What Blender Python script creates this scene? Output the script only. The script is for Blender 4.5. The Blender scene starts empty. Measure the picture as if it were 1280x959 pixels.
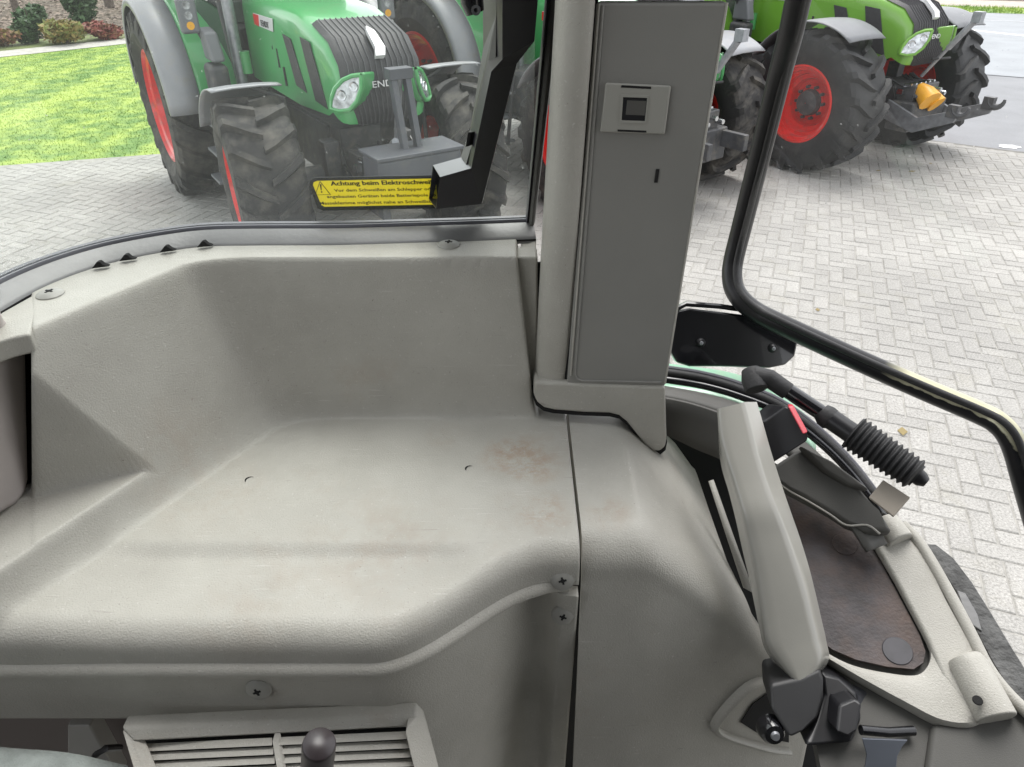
import bpy, bmesh, math, random
import numpy as np
from mathutils import Vector, Matrix
random.seed(7); rng = np.random.default_rng(7)
SC = bpy.context.scene; COL = SC.collection
R = math.radians

# ------------------------------------------------------------------ camera, sky, sun
CAMH = 2.70; PITCH = R(33.2); FPX = 887.0
cd = bpy.data.cameras.new('camera'); cam = bpy.data.objects.new('camera', cd); COL.objects.link(cam)
cam.location = (0, 0, CAMH); cam.rotation_euler = (R(90) - PITCH, 0, 0)
cd.sensor_width = 36.0; cd.lens = FPX / 1280 * 36.0; cd.clip_start = 0.02; cd.clip_end = 800
SC.camera = cam
w = bpy.data.worlds.new('World'); SC.world = w; w.use_nodes = True
nt = w.node_tree; nt.nodes.clear()
sky = nt.nodes.new('ShaderNodeTexSky'); sky.sky_type = 'NISHITA'; sky.sun_disc = False
SUN_EL, SUN_AZ = 66, 10          # azimuth measured from +Y towards +X
sky.sun_elevation = R(SUN_EL); sky.sun_rotation = R(SUN_AZ)
hs = nt.nodes.new('ShaderNodeHueSaturation'); hs.inputs['Saturation'].default_value = 0.10
bg = nt.nodes.new('ShaderNodeBackground'); bg.inputs[1].default_value = 0.15
ow = nt.nodes.new('ShaderNodeOutputWorld')
nt.links.new(sky.outputs[0], hs.inputs['Color']); nt.links.new(hs.outputs[0], bg.inputs[0]); nt.links.new(bg.outputs[0], ow.inputs[0])
sd = bpy.data.lights.new('sun', 'SUN'); sd.energy = 0.95; sd.angle = R(35); sd.color = (1, .97, .93)
so = bpy.data.objects.new('sun', sd); COL.objects.link(so)
az, el = R(SUN_AZ), R(SUN_EL)
so.rotation_euler = Vector((math.sin(az) * math.cos(el), math.cos(az) * math.cos(el), math.sin(el))).to_track_quat('Z', 'Y').to_euler()
so.location = (3, 3, 12)
SC.view_settings.view_transform = 'Standard'; SC.view_settings.look = 'None'
SC.view_settings.exposure = 1.5; SC.view_settings.gamma = 1.0
SC.render.resolution_x = 1024; SC.render.resolution_y = 767
try:
    SC.cycles.transparent_max_bounces = 16; SC.cycles.max_bounces = 10; SC.cycles.diffuse_bounces = 6
except Exception: pass

# ------------------------------------------------------------------ measuring helpers
def ray(x, y):
    u = (x - 640) / FPX; v = (480 - y) / FPX
    return Vector((u, math.cos(PITCH) + v * math.sin(PITCH), -math.sin(PITCH) + v * math.cos(PITCH)))
def atH(x, y, drop):                      # point on a level plane `drop` below the eye
    r = ray(x, y); t = drop / -r.z; return Vector((r.x * t, r.y * t, CAMH - drop))
def atY(x, y, d):
    r = ray(x, y); t = d / r.y; return Vector((r.x * t, d, CAMH + r.z * t))
def onP(x, y, p0, n):
    r = ray(x, y); c = Vector((0, 0, CAMH)); t = (Vector(p0) - c).dot(Vector(n)) / r.dot(Vector(n)); return c + r * t
def G(x, y): return atH(x, y, CAMH)
def proj(p):
    d = Vector(p) - Vector((0, 0, CAMH))
    z = d.y * math.cos(PITCH) - d.z * math.sin(PITCH); v = d.y * math.sin(PITCH) + d.z * math.cos(PITCH)
    if z < .01: return (-9999, -9999, z)
    return (640 + FPX * d.x / z, 480 - FPX * v / z, z)

# ------------------------------------------------------------------ materials
MATS = {}
def mat(name, col, rough=.5, metal=0, var=.0, vscale=8, bump=0, bscale=200, spec=.5, coat=0, dirt=None, dscale=3, dlow=.5, dhigh=.7):
    if name in MATS: return MATS[name]
    m = bpy.data.materials.new(name); m.use_nodes = True; t = m.node_tree; N = t.nodes; L = t.links
    b = N['Principled BSDF']; b.inputs['Roughness'].default_value = rough; b.inputs['Metallic'].default_value = metal
    b.inputs['Specular IOR Level'].default_value = spec; b.inputs['Coat Weight'].default_value = coat
    tc = N.new('ShaderNodeTexCoord'); src = None
    c = (*col, 1)
    if var:
        n = N.new('ShaderNodeTexNoise'); n.inputs['Scale'].default_value = vscale; n.inputs['Detail'].default_value = 6
        L.new(tc.outputs['Object'], n.inputs['Vector'])
        mx = N.new('ShaderNodeMix'); mx.data_type = 'RGBA'
        mx.inputs['A'].default_value = tuple(v * (1 - var) for v in col) + (1,)
        mx.inputs['B'].default_value = tuple(min(1, v * (1 + var)) for v in col) + (1,)
        r = N.new('ShaderNodeMapRange'); r.inputs[1].default_value = .3; r.inputs[2].default_value = .7
        L.new(n.outputs['Fac'], r.inputs[0]); L.new(r.outputs[0], mx.inputs['Factor']); src = mx.outputs['Result']
    if dirt:
        n = N.new('ShaderNodeTexNoise'); n.inputs['Scale'].default_value = dscale; n.inputs['Detail'].default_value = 8; n.inputs['Roughness'].default_value = .65
        L.new(tc.outputs['Object'], n.inputs['Vector'])
        r = N.new('ShaderNodeMapRange'); r.inputs[1].default_value = dlow; r.inputs[2].default_value = dhigh
        L.new(n.outputs['Fac'], r.inputs[0])
        mx = N.new('ShaderNodeMix'); mx.data_type = 'RGBA'
        if src: L.new(src, mx.inputs['A'])
        else: mx.inputs['A'].default_value = c
        mx.inputs['B'].default_value = (*dirt, 1); L.new(r.outputs[0], mx.inputs['Factor']); src = mx.outputs['Result']
    if src: L.new(src, b.inputs['Base Color'])
    else: b.inputs['Base Color'].default_value = c
    if bump:
        n = N.new('ShaderNodeTexNoise'); n.inputs['Scale'].default_value = bscale; n.inputs['Detail'].default_value = 3
        L.new(tc.outputs['Object'], n.inputs['Vector'])
        bm = N.new('ShaderNodeBump'); bm.inputs['Strength'].default_value = bump; bm.inputs['Distance'].default_value = .5 / bscale
        L.new(n.outputs['Fac'], bm.inputs['Height']); L.new(bm.outputs[0], b.inputs['Normal'])
    MATS[name] = m; return m
def glassmat(name, tint, film, filmcol=(.6, .62, .6), scale=9):
    m = bpy.data.materials.new(name); m.use_nodes = True; t = m.node_tree; N = t.nodes; L = t.links; N.clear()
    o = N.new('ShaderNodeOutputMaterial'); tr = N.new('ShaderNodeBsdfTransparent'); tr.inputs[0].default_value = (*tint, 1)
    gl = N.new('ShaderNodeBsdfGlossy'); gl.inputs['Roughness'].default_value = .02
    lw_ = N.new('ShaderNodeLayerWeight'); lw_.inputs[0].default_value = .5; pw = N.new('ShaderNodeMath'); pw.operation = 'POWER'; pw.inputs[1].default_value = 5; L.new(lw_.outputs['Facing'], pw.inputs[0]); fr = N.new('ShaderNodeMath'); fr.operation = 'MULTIPLY_ADD'; fr.inputs[1].default_value = .5; fr.inputs[2].default_value = .025; L.new(pw.outputs[0], fr.inputs[0])
    m1 = N.new('ShaderNodeMixShader'); L.new(fr.outputs[0], m1.inputs[0]); L.new(tr.outputs[0], m1.inputs[1]); L.new(gl.outputs[0], m1.inputs[2])
    tl = N.new('ShaderNodeBsdfTranslucent'); tl.inputs[0].default_value = (*filmcol, 1)
    tc = N.new('ShaderNodeTexCoord'); n = N.new('ShaderNodeTexNoise'); n.inputs['Scale'].default_value = scale; n.inputs['Detail'].default_value = 7
    L.new(tc.outputs['Object'], n.inputs['Vector'])
    r = N.new('ShaderNodeMapRange'); r.inputs[1].default_value = .3; r.inputs[2].default_value = .75; r.inputs[3].default_value = film * .6; r.inputs[4].default_value = film * 1.4
    L.new(n.outputs['Fac'], r.inputs[0])
    ns = N.new('ShaderNodeTexNoise'); ns.inputs['Scale'].default_value = 210; ns.inputs['Detail'].default_value = 2; L.new(tc.outputs['Object'], ns.inputs['Vector'])
    rs = N.new('ShaderNodeMapRange'); rs.inputs[1].default_value = .735; rs.inputs[2].default_value = .79; rs.inputs[4].default_value = min(.5, film * 18); L.new(ns.outputs['Fac'], rs.inputs[0])
    sm_ = N.new('ShaderNodeMath'); sm_.operation = 'MAXIMUM'; L.new(r.outputs[0], sm_.inputs[0]); L.new(rs.outputs[0], sm_.inputs[1]); r = sm_
    m2 = N.new('ShaderNodeMixShader'); L.new(r.outputs[0], m2.inputs[0]); L.new(m1.outputs[0], m2.inputs[1]); L.new(tl.outputs[0], m2.inputs[2])
    L.new(m2.outputs[0], o.inputs[0]); return m

# ------------------------------------------------------------------ mesh helpers
class MB:
    def __init__(s): s.v = []; s.f = []
    def add(s, vs, fs):
        o = len(s.v); s.v += [tuple(v) for v in vs]; s.f += [tuple(i + o for i in f) for f in fs]; return s
    def box(s, c, d, rot=None):
        c = Vector(c); hx, hy, hz = d[0] / 2, d[1] / 2, d[2] / 2; M = rot if rot else Matrix.Identity(3)
        vs = [c + M @ Vector((x * hx, y * hy, z * hz)) for x in (-1, 1) for y in (-1, 1) for z in (-1, 1)]
        return s.add(vs, [(0, 1, 3, 2), (4, 6, 7, 5), (0, 4, 5, 1), (2, 3, 7, 6), (0, 2, 6, 4), (1, 5, 7, 3)])
    def prism(s, poly, off):               # polygon of 3D points, extruded by a vector
        n = len(poly); off = Vector(off); vs = [Vector(p) for p in poly] + [Vector(p) + off for p in poly]
        fs = [tuple(range(n)), tuple(range(2 * n - 1, n - 1, -1))] + [(i, i + n, (i + 1) % n + n, (i + 1) % n) for i in range(n)]
        return s.add(vs, fs)
    def tube(s, pts, r, n=10, cap=True, squash=1):
        pts = [Vector(p) for p in pts]; k = len(pts); vs = []; fs = []; up = None
        for i, p in enumerate(pts):
            t = (pts[min(i + 1, k - 1)] - pts[max(i - 1, 0)]).normalized()
            if up is None: up = Vector((0, 0, 1)) if abs(t.z) < .9 else Vector((0, 1, 0))
            a = t.cross(up).normalized(); up = a.cross(t).normalized()
            rr = r[i] if isinstance(r, (list, tuple)) else r
            for j in range(n):
                th = 2 * math.pi * j / n; vs.append(p + a * rr * math.cos(th) + up * rr * squash * math.sin(th))
        for i in range(k - 1):
            for j in range(n): fs.append((i * n + j, i * n + (j + 1) % n, (i + 1) * n + (j + 1) % n, (i + 1) * n + j))
        if cap: fs += [tuple(range(n - 1, -1, -1)), tuple(range((k - 1) * n, k * n))]
        return s.add(vs, fs)
    def lathe(s, prof, n=32, c=(0, 0, 0), M=None, axis='y', cap=False):   # prof: (radius, along)
        c = Vector(c); M = M or Matrix.Identity(3); vs = []; fs = []; k = len(prof)
        for i in range(n):
            th = 2 * math.pi * i / n
            for (r, a) in prof:
                p = Vector((r * math.cos(th), a, r * math.sin(th))) if axis == 'y' else Vector((r * math.cos(th), r * math.sin(th), a))
                vs.append(c + M @ p)
        for i in range(n):
            for j in range(k - 1):
                a, b = i * k + j, ((i + 1) % n) * k + j; fs.append((a, b, b + 1, a + 1))
        if cap:
            for j in (0, k - 1): fs.append(tuple(i * k + j for i in range(n)))
        return s.add(vs, fs)
    def sheet(s, rows):                    # grid of points
        k = len(rows[0]); vs = [p for r in rows for p in r]; fs = []
        for i in range(len(rows) - 1):
            for j in range(k - 1): fs.append((i * k + j, i * k + j + 1, (i + 1) * k + j + 1, (i + 1) * k + j))
        return s.add(vs, fs)
    def mesh(s, name, m, smooth=True, angle=35):
        me = bpy.data.meshes.new(name); me.from_pydata(s.v, [], s.f); me.validate()
        bm = bmesh.new(); bm.from_mesh(me); bmesh.ops.recalc_face_normals(bm, faces=bm.faces); bm.to_mesh(me); bm.free()
        if smooth:
            me.shade_smooth()
            me.set_sharp_from_angle(angle=R(angle))
        me.materials.append(m); return me
    def build(s, name, m, parent=None, smooth=True, bevel=0, seg=3, solid=0, angle=35, offset=None):
        if parent is not None and parent.get('wl'):     # geometry given in world space
            l = Vector(parent['wl']); s.v = [tuple(Vector(v) - l) for v in s.v]
        me = s.mesh(name, m, smooth, angle); o = bpy.data.objects.new(name, me); COL.objects.link(o)
        if parent is not None: o.parent = parent; o['wl'] = parent.get('wl') or [0., 0., 0.]
        if parent is not None and not parent.get('wl'): del o['wl']
        if solid:
            d = o.modifiers.new('solid', 'SOLIDIFY'); d.thickness = solid; d.offset = -1 if offset is None else offset
        if bevel:
            d = o.modifiers.new('bevel', 'BEVEL'); d.width = bevel; d.segments = seg; d.limit_method = 'ANGLE'; d.angle_limit = R(30); d.harden_normals = True
        return o
def tag(o, label=None, cat=None, group=None, kind=None):
    if label: o['label'] = label
    if cat: o['category'] = cat
    if group: o['group'] = group
    if kind: o['kind'] = kind
    return o
def empty(name, loc, label, cat, rz=0, group=None, world=False):
    o = bpy.data.objects.new(name, None); COL.objects.link(o); o.location = loc; o.rotation_euler = (0, 0, rz)
    o.empty_display_size = .1; tag(o, label, cat, group)
    if world: o['wl'] = [float(v) for v in loc]
    return o
def inst(o, parent, loc=(0, 0, 0), rot=(0, 0, 0), name=None):
    c = o.copy(); c.name = name or o.name; COL.objects.link(c); c.parent = parent; c.location = loc; c.rotation_euler = rot; return c
def sm(x, a, b):
    t = np.clip((x - a) / (b - a), 0, 1); return t * t * (3 - 2 * t)
def rz3(a): return Matrix.Rotation(a, 3, 'Z')

# ------------------------------------------------------------------ material palette
M_PL = None
def plastic():
    m = bpy.data.materials.new('grained_plastic'); m.use_nodes = True; t = m.node_tree; N = t.nodes; L = t.links
    b = N['Principled BSDF']; b.inputs['Roughness'].default_value = .48; b.inputs['Specular IOR Level'].default_value = .42
    g = N.new('ShaderNodeNewGeometry')
    def noise(s, d=5, r=.6, sc=None):
        n = N.new('ShaderNodeTexNoise'); n.inputs['Scale'].default_value = s; n.inputs['Detail'].default_value = d; n.inputs['Roughness'].default_value = r
        if sc:
            mp = N.new('ShaderNodeMapping'); mp.inputs['Scale'].default_value = sc; L.new(g.outputs['Position'], mp.inputs[0]); L.new(mp.outputs[0], n.inputs['Vector'])
        else: L.new(g.outputs['Position'], n.inputs['Vector'])
        return n.outputs['Fac']
    def rng_(src, a, b2, c=0, d=1):
        r = N.new('ShaderNodeMapRange'); r.inputs[1].default_value = a; r.inputs[2].default_value = b2; r.inputs[3].default_value = c; r.inputs[4].default_value = d
        L.new(src, r.inputs[0]); return r.outputs[0]
    def mix(a, bcol, fac):
        x = N.new('ShaderNodeMix'); x.data_type = 'RGBA'
        if isinstance(a, tuple): x.inputs['A'].default_value = (*a, 1)
        else: L.new(a, x.inputs['A'])
        x.inputs['B'].default_value = (*bcol, 1); L.new(fac, x.inputs['Factor']); return x.outputs['Result']
    c = mix((.375, .362, .325), (.42, .408, .368), rng_(noise(14), .35, .65))
    c = mix(c, (.34, .27, .21), rng_(noise(6.5, 7, .7), .60, .80, 0, .55))         # dried rusty film
    c = mix(c, (.24, .215, .195), rng_(noise(60, 6, .75, (1, 3, 1)), .64, .74, 0, .5))     # scuffs
    c = mix(c, (.13, .11, .09), rng_(noise(420, 2, .5), .70, .78, 0, .55))          # specks of grit
    c = mix(c, (.58, .57, .54), rng_(noise(340, 2, .5), .66, .76, 0, .5))
    def scratch(scale, rot, lo, hi, amt, col):
        nonlocal c
        mp = N.new('ShaderNodeMapping'); mp.inputs['Rotation'].default_value = rot; mp.inputs['Scale'].default_value = (1, 22, 22); L.new(g.outputs['Position'], mp.inputs[0])
        n = N.new('ShaderNodeTexNoise'); n.inputs['Scale'].default_value = scale; n.inputs['Detail'].default_value = 3; L.new(mp.outputs[0], n.inputs['Vector'])
        m_ = N.new('ShaderNodeMath'); m_.operation = 'MULTIPLY'; L.new(rng_(n.outputs['Fac'], lo, hi, 0, amt), m_.inputs[0]); L.new(rng_(noise(9 + scale, 3), .48, .62), m_.inputs[1]); c = mix(c, col, m_.outputs[0])
    scratch(16, (0, 0, .35), .66, .72, .5, (.55, .54, .51)); scratch(22, (.5, .2, -1.1), .66, .72, .45, (.56, .55, .52)); scratch(11, (0, .3, .12), .68, .73, .5, (.20, .18, .165))
    for (px, py, dr, rad_, amt) in ((645, 570, .50, .046, .8), (672, 585, .50, .035, .6), (678, 640, .50, .036, .7), (560, 545, .50, .03, .3), (470, 678, .50, .10, .22), (250, 570, .45, .09, .35), (760, 640, .50, .03, .45), (300, 760, .5, .06, .2)):
        dn = N.new('ShaderNodeVectorMath'); dn.operation = 'DISTANCE'; dn.inputs[1].default_value = atH(px, py, dr); L.new(g.outputs['Position'], dn.inputs[0])
        m_ = N.new('ShaderNodeMath'); m_.operation = 'MULTIPLY'; L.new(rng_(dn.outputs['Value'], rad_, rad_ * .3, 0, amt), m_.inputs[0]); L.new(rng_(noise(38, 7, .75), .42, .60, 0, 1), m_.inputs[1])
        c = mix(c, (.32, .235, .165), m_.outputs[0])
    L.new(c, b.inputs['Base Color'])
    L.new(rng_(noise(25, 5), .3, .7, .40, .58), b.inputs['Roughness'])
    v = N.new('ShaderNodeTexNoise'); v.inputs['Scale'].default_value = 650; v.inputs['Detail'].default_value = 2; L.new(g.outputs['Position'], v.inputs['Vector'])
    bm = N.new('ShaderNodeBump'); bm.inputs['Strength'].default_value = .5; bm.inputs['Distance'].default_value = .0011
    L.new(v.outputs['Fac'], bm.inputs['Height']); L.new(bm.outputs[0], b.inputs['Normal'])
    return m
M_PL = plastic()
M_PLD = mat('dark_grey_plastic', (.085, .083, .076), .6, var=.06, bump=.3, bscale=900)
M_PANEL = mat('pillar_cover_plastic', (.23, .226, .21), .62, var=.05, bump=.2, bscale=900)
M_POST = mat('corner_post_plastic', (.42, .38, .36), .5, var=.08, bump=.2, bscale=900)
M_BLK = mat('black_plastic', (.012, .012, .014), .38, var=.2, vscale=30)
M_BLKP = mat('black_gloss_paint', (.008, .008, .01), .16, var=.2, vscale=30, coat=.6)
M_RUB = mat('black_rubber', (.018, .018, .019), .62, var=.3, vscale=40, bump=.3, bscale=300)
M_VOID = mat('void_shade_black', (.01, .01, .01), .9)  # near-black that paints in the shade of gaps, slots and holes
M_GREYR = mat('grey_rubber_seal', (.10, .10, .115), .45, var=.15, vscale=30)
M_TRIM = mat('window_trim_grey', (.18, .18, .18), .35, var=.1, vscale=20, bump=.1)

# ------------------------------------------------------------------ ground, lawn, road
def ground_poly(name, pts, z, m, kind='structure', parent=None):
    mb = MB(); mb.add([(p[0], p[1], z) for p in pts], [tuple(range(len(pts)))])
    o = mb.build(name, m, parent, smooth=False); return tag(o, kind=kind)
M_SOIL = mat('leaf_litter', (.11, .085, .06), .95, var=.5, vscale=2.5, bump=1, bscale=20, dirt=(.17, .13, .10), dscale=8)
gp = ground_poly('ground', [(-400, -400), (400, -400), (400, 400), (-400, 400)], -.06, M_SOIL)
# paving joints / sand bed
M_SAND = mat('joint_sand', (.31, .30, .275), .95, var=.25, vscale=12, bump=.6, bscale=150)
LE0, LE1 = G(0, 207), G(190, 193)                         # lawn edge
ld = (LE1 - LE0).normalized(); ln = Vector((-ld.y, ld.x, 0))
RE0, RE1 = G(1170, 176), G(1280, 190)
rd = (RE1 - RE0).normalized(); rn = Vector((-rd.y, rd.x, 0))
def line_y(p, d, x): return p.y + d.y / d.x * (x - p.x)
bed = [(-30, -12), (30, -12), (30, line_y(RE0, rd, 30)), (3.2, line_y(RE0, rd, 3.2)), (-.5, 17.5), (-3.2, line_y(LE0, ld, -3.2)), (-30, line_y(LE0, ld, -30))]
yard = ground_poly('paved_yard', bed, -.007, M_SAND); tag(yard, 'pale grey block paving of the yard')

def brickmat():
    m = mat('paving_block', (.33, .32, .30), .85, var=.07, vscale=3, bump=.8, bscale=120)
    t = m.node_tree; N = t.nodes; L = t.links; b = N['Principled BSDF']; src = b.inputs['Base Color'].links[0].from_socket
    g = N.new('ShaderNodeNewGeometry')
    n = N.new('ShaderNodeTexNoise'); n.inputs['Scale'].default_value = .7; n.inputs['Detail'].default_value = 5; L.new(g.outputs['Position'], n.inputs['Vector'])
    n2 = N.new('ShaderNodeTexWhiteNoise'); n2.noise_dimensions = '1D'; L.new(g.outputs['Random Per Island'], n2.inputs['W'])
    oi = N.new('ShaderNodeObjectInfo')
    ad = N.new('ShaderNodeMath'); ad.operation = 'ADD'; L.new(n2.outputs['Value'], ad.inputs[0]); L.new(oi.outputs['Random'], ad.inputs[1])
    fr = N.new('ShaderNodeMath'); fr.operation = 'FRACT'; L.new(ad.outputs[0], fr.inputs[0])
    r = N.new('ShaderNodeMapRange'); r.inputs[3].default_value = .93; r.inputs[4].default_value = 1.06; L.new(fr.outputs[0], r.inputs[0])
    r2 = N.new('ShaderNodeMapRange'); r2.inputs[1].default_value = .35; r2.inputs[2].default_value = .65; r2.inputs[3].default_value = .88; r2.inputs[4].default_value = 1.08; L.new(n.outputs['Fac'], r2.inputs[0])
    mu = N.new('ShaderNodeMath'); mu.operation = 'MULTIPLY'; L.new(r.outputs[0], mu.inputs[0]); L.new(r2.outputs[0], mu.inputs[1])
    n3 = N.new('ShaderNodeTexNoise'); n3.inputs['Scale'].default_value = 75; n3.inputs['Detail'].default_value = 3; n3.inputs['Roughness'].default_value = .8; L.new(g.outputs['Position'], n3.inputs['Vector'])
    r3 = N.new('ShaderNodeMapRange'); r3.inputs[1].default_value = .3; r3.inputs[2].default_value = .7; r3.inputs[3].default_value = .62; r3.inputs[4].default_value = 1.35; L.new(n3.outputs['Fac'], r3.inputs[0])
    mu2 = N.new('ShaderNodeMath'); mu2.operation = 'MULTIPLY'; L.new(mu.outputs[0], mu2.inputs[0]); L.new(r3.outputs[0], mu2.inputs[1])
    n4 = N.new('ShaderNodeTexNoise'); n4.inputs['Scale'].default_value = 2.3; n4.inputs['Detail'].default_value = 8; n4.inputs['Roughness'].default_value = .7; L.new(g.outputs['Position'], n4.inputs['Vector'])
    r4 = N.new('ShaderNodeMapRange'); r4.inputs[1].default_value = .56; r4.inputs[2].default_value = .74; r4.inputs[3].default_value = 0; r4.inputs[4].default_value = .45; L.new(n4.outputs['Fac'], r4.inputs[0])
    mx4 = N.new('ShaderNodeMix'); mx4.data_type = 'RGBA'; L.new(src, mx4.inputs['A']); mx4.inputs['B'].default_value = (.26, .245, .19, 1); L.new(r4.outputs[0], mx4.inputs['Factor']); src = mx4.outputs['Result']
    vm = N.new('ShaderNodeVectorMath'); vm.operation = 'SCALE'; L.new(src, vm.inputs[0]); L.new(mu2.outputs[0], vm.inputs['Scale'])
    L.new(vm.outputs[0], b.inputs['Base Color']); return m
M_BRICK = brickmat()
def brick_geo(L_, W_):
    b = .006; z0, z1 = -.05, 0
    vs = []
    for (x, y, z) in ((L_ / 2, W_ / 2, z0), (L_ / 2, W_ / 2, z1 - b), (L_ / 2 - b, W_ / 2 - b, z1)):
        vs += [(-x, -y, z), (x, -y, z), (x, y, z), (-x, y, z)]
    fs = [(8, 9, 10, 11)]
    for k in (0, 4): fs += [(k + i, k + (i + 1) % 4, k + 4 + (i + 1) % 4, k + 4 + i) for i in range(4)]
    return vs, fs
def in_poly(x, y, P):
    c = False; j = len(P) - 1
    for i in range(len(P)):
        if (P[i][1] > y) != (P[j][1] > y) and x < (P[j][0] - P[i][0]) * (y - P[i][1]) / (P[j][1] - P[i][1]) + P[i][0]: c = not c
        j = i
    return c
U = .119; BL, BW, GAP = 2 * U, U, .007
SEEN_R = [(850, 385), (900, 60), (960, -20), (1290, -20), (1290, 860), (1150, 690), (960, 480), (850, 470)]
SEEN_L = [(-10, 190), (300, 190), (660, 190), (660, 275), (250, 285), (100, 315), (-10, 370)]
bricks = []
ang = R(-20.7); ca, sa = math.cos(ang), math.sin(ang)
for j in range(-205, 205):
    for i in range(-205, 205):
        t = (i - j) % 4
        if t == 0: u, v, a = (i + 1) * U, (j + .5) * U, ang
        elif t == 3: u, v, a = (i + .5) * U, (j + 1) * U, ang + math.pi / 2
        else: continue
        x = u * ca - v * sa; y = u * sa + v * ca
        if not (-16 < x < 16 and 1.2 < y < 18): continue
        if x < -3.0 and y > line_y(LE0, ld, x) - .12: continue
        if x > 3 and y > line_y(RE0, rd, x) - .14: continue
        if -3.0 <= x <= 3 and y > 15: continue
        px, py, z = proj((x, y, 0)); seen = in_poly(px, py, SEEN_R) or in_poly(px, py, SEEN_L)
        if not (-200 < px < 1500 and -100 < py < 1150): continue
        bricks.append((0 if seen else 1, z, x, y, a))
bricks.sort()
bv, bf = brick_geo(BL - GAP, BW - GAP)
bme = bpy.data.meshes.new('brick'); bme.from_pydata(bv, [], bf); bme.materials.append(M_BRICK)
for k, (_, z, x, y, a) in enumerate(bricks[:298]):
    o = bpy.data.objects.new('brick', bme); COL.objects.link(o); o.parent = yard
    o.location = (x, y, random.uniform(-.0025, .0015)); o.rotation_euler = (random.gauss(0, .006), random.gauss(0, .006), a + random.gauss(0, .006))
rest = bricks[298:]
BV = np.array(bv); BF = np.array([f for f in bf]); n = len(rest)
P = np.array([(b[2], b[3], rng.uniform(-.0025, .0015)) for b in rest]); A = np.array([b[4] + rng.normal(0, .006) for b in rest])
cs, sn = np.cos(A)[:, None], np.sin(A)[:, None]
tx, ty = rng.normal(0, .008, (n, 1)), rng.normal(0, .008, (n, 1))
V = np.stack([BV[None, :, 0] * cs - BV[None, :, 1] * sn, BV[None, :, 0] * sn + BV[None, :, 1] * cs, BV[None, :, 2] + BV[None, :, 0] * tx + BV[None, :, 1] * ty], -1) + P[:, None, :]
F = (BF[None] + (np.arange(n) * len(bv))[:, None, None]).reshape(-1, 4)
me = bpy.data.meshes.new('brick_field'); me.from_pydata(V.reshape(-1, 3).tolist(), [], F.tolist()); me.materials.append(M_BRICK)
o = bpy.data.objects.new('brick_field', me); COL.objects.link(o); o.parent = yard; tag(o, kind='stuff')

# lawn
M_LAWN = mat('lawn_soil_green', (.10, .17, .025), .95, var=.25, vscale=1.2, bump=1, bscale=60)
PA0, PA1 = G(0, 72), G(150, 56); pd = (PA1 - PA0).normalized()
lawn_pts = [(-20, line_y(LE0, ld, -20)), (-3.2, line_y(LE0, ld, -3.2)), (-.5, 17.6), (-3, line_y(PA0, pd, -3)), (-20, line_y(PA0, pd, -20))]
lawn = ground_poly('lawn', lawn_pts, -.008, M_LAWN)
def grass_blades(name, polys, n, h, wd, m, label):
    xs = np.array([p[0] for p in polys]); ys = np.array([p[1] for p in polys]); V = []; F = []
    k = 0; out = []
    while k < n:
        x = rng.uniform(xs.min(), xs.max()); y = rng.uniform(ys.min(), ys.max())
        px, py, z = proj((x, y, 0))
        if not (-30 < px < 1320 and -40 < py < 260): continue
        if in_poly(x, y, polys): out.append((x, y)); k += 1
    out = np.array(out); a = rng.uniform(0, 2 * math.pi, n); hh = h * rng.uniform(.5, 1.2, n); lx = rng.normal(0, .4, n) * hh; ly = rng.normal(0, .4, n) * hh
    p0 = np.stack([out[:, 0] - wd * np.cos(a), out[:, 1] - wd * np.sin(a), np.full(n, -.01)], -1)
    p1 = np.stack([out[:, 0] + wd * np.cos(a), out[:, 1] + wd * np.sin(a), np.full(n, -.01)], -1)
    p2 = np.stack([out[:, 0] + lx, out[:, 1] + ly, hh], -1)
    V = np.stack([p0, p1, p2], 1).reshape(-1, 3); F = np.arange(3 * n).reshape(-1, 3)
    me = bpy.data.meshes.new(name); me.from_pydata(V.tolist(), [], F.tolist()); me.materials.append(m)
    o = bpy.data.objects.new(name, me); COL.objects.link(o); return tag(o, label, 'grass', kind='stuff')
def grassmat(name, ca_, cb_, stripe=True):
    m = bpy.data.materials.new(name); m.use_nodes = True; t = m.node_tree; N = t.nodes; L = t.links; b = N['Principled BSDF']; b.inputs['Roughness'].default_value = .7
    g = N.new('ShaderNodeNewGeometry'); mp = N.new('ShaderNodeMapping'); mp.inputs['Rotation'].default_value = (0, 0, R(38)); mp.inputs['Scale'].default_value = (1.15, .06, 1)
    L.new(g.outputs['Position'], mp.inputs[0]); n = N.new('ShaderNodeTexNoise'); n.inputs['Scale'].default_value = 1.1; n.inputs['Detail'].default_value = 4; L.new(mp.outputs[0], n.inputs['Vector'])
    n2 = N.new('ShaderNodeTexNoise'); n2.inputs['Scale'].default_value = 3; n2.inputs['Detail'].default_value = 6; L.new(g.outputs['Position'], n2.inputs['Vector'])
    a = N.new('ShaderNodeMath'); a.operation = 'ADD'; L.new(n.outputs['Fac'], a.inputs[0]); L.new(n2.outputs['Fac'], a.inputs[1])
    r = N.new('ShaderNodeMapRange'); r.inputs[1].default_value = .85; r.inputs[2].default_value = 1.15; L.new(a.outputs[0], r.inputs[0])
    x = N.new('ShaderNodeMix'); x.data_type = 'RGBA'; x.inputs['A'].default_value = (*ca_, 1); x.inputs['B'].default_value = (*cb_, 1); L.new(r.outputs[0], x.inputs['Factor']); L.new(x.outputs['Result'], b.inputs['Base Color'])
    return m
M_GR = grassmat('mown_grass', (.10, .21, .018), (.30, .40, .055))
lawn.data.materials[0] = M_GR
grass_blades('lawn_grass', lawn_pts, 80000, .012, .006, M_GR, 'short mown green lawn grass with pale mowing stripes')
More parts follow.
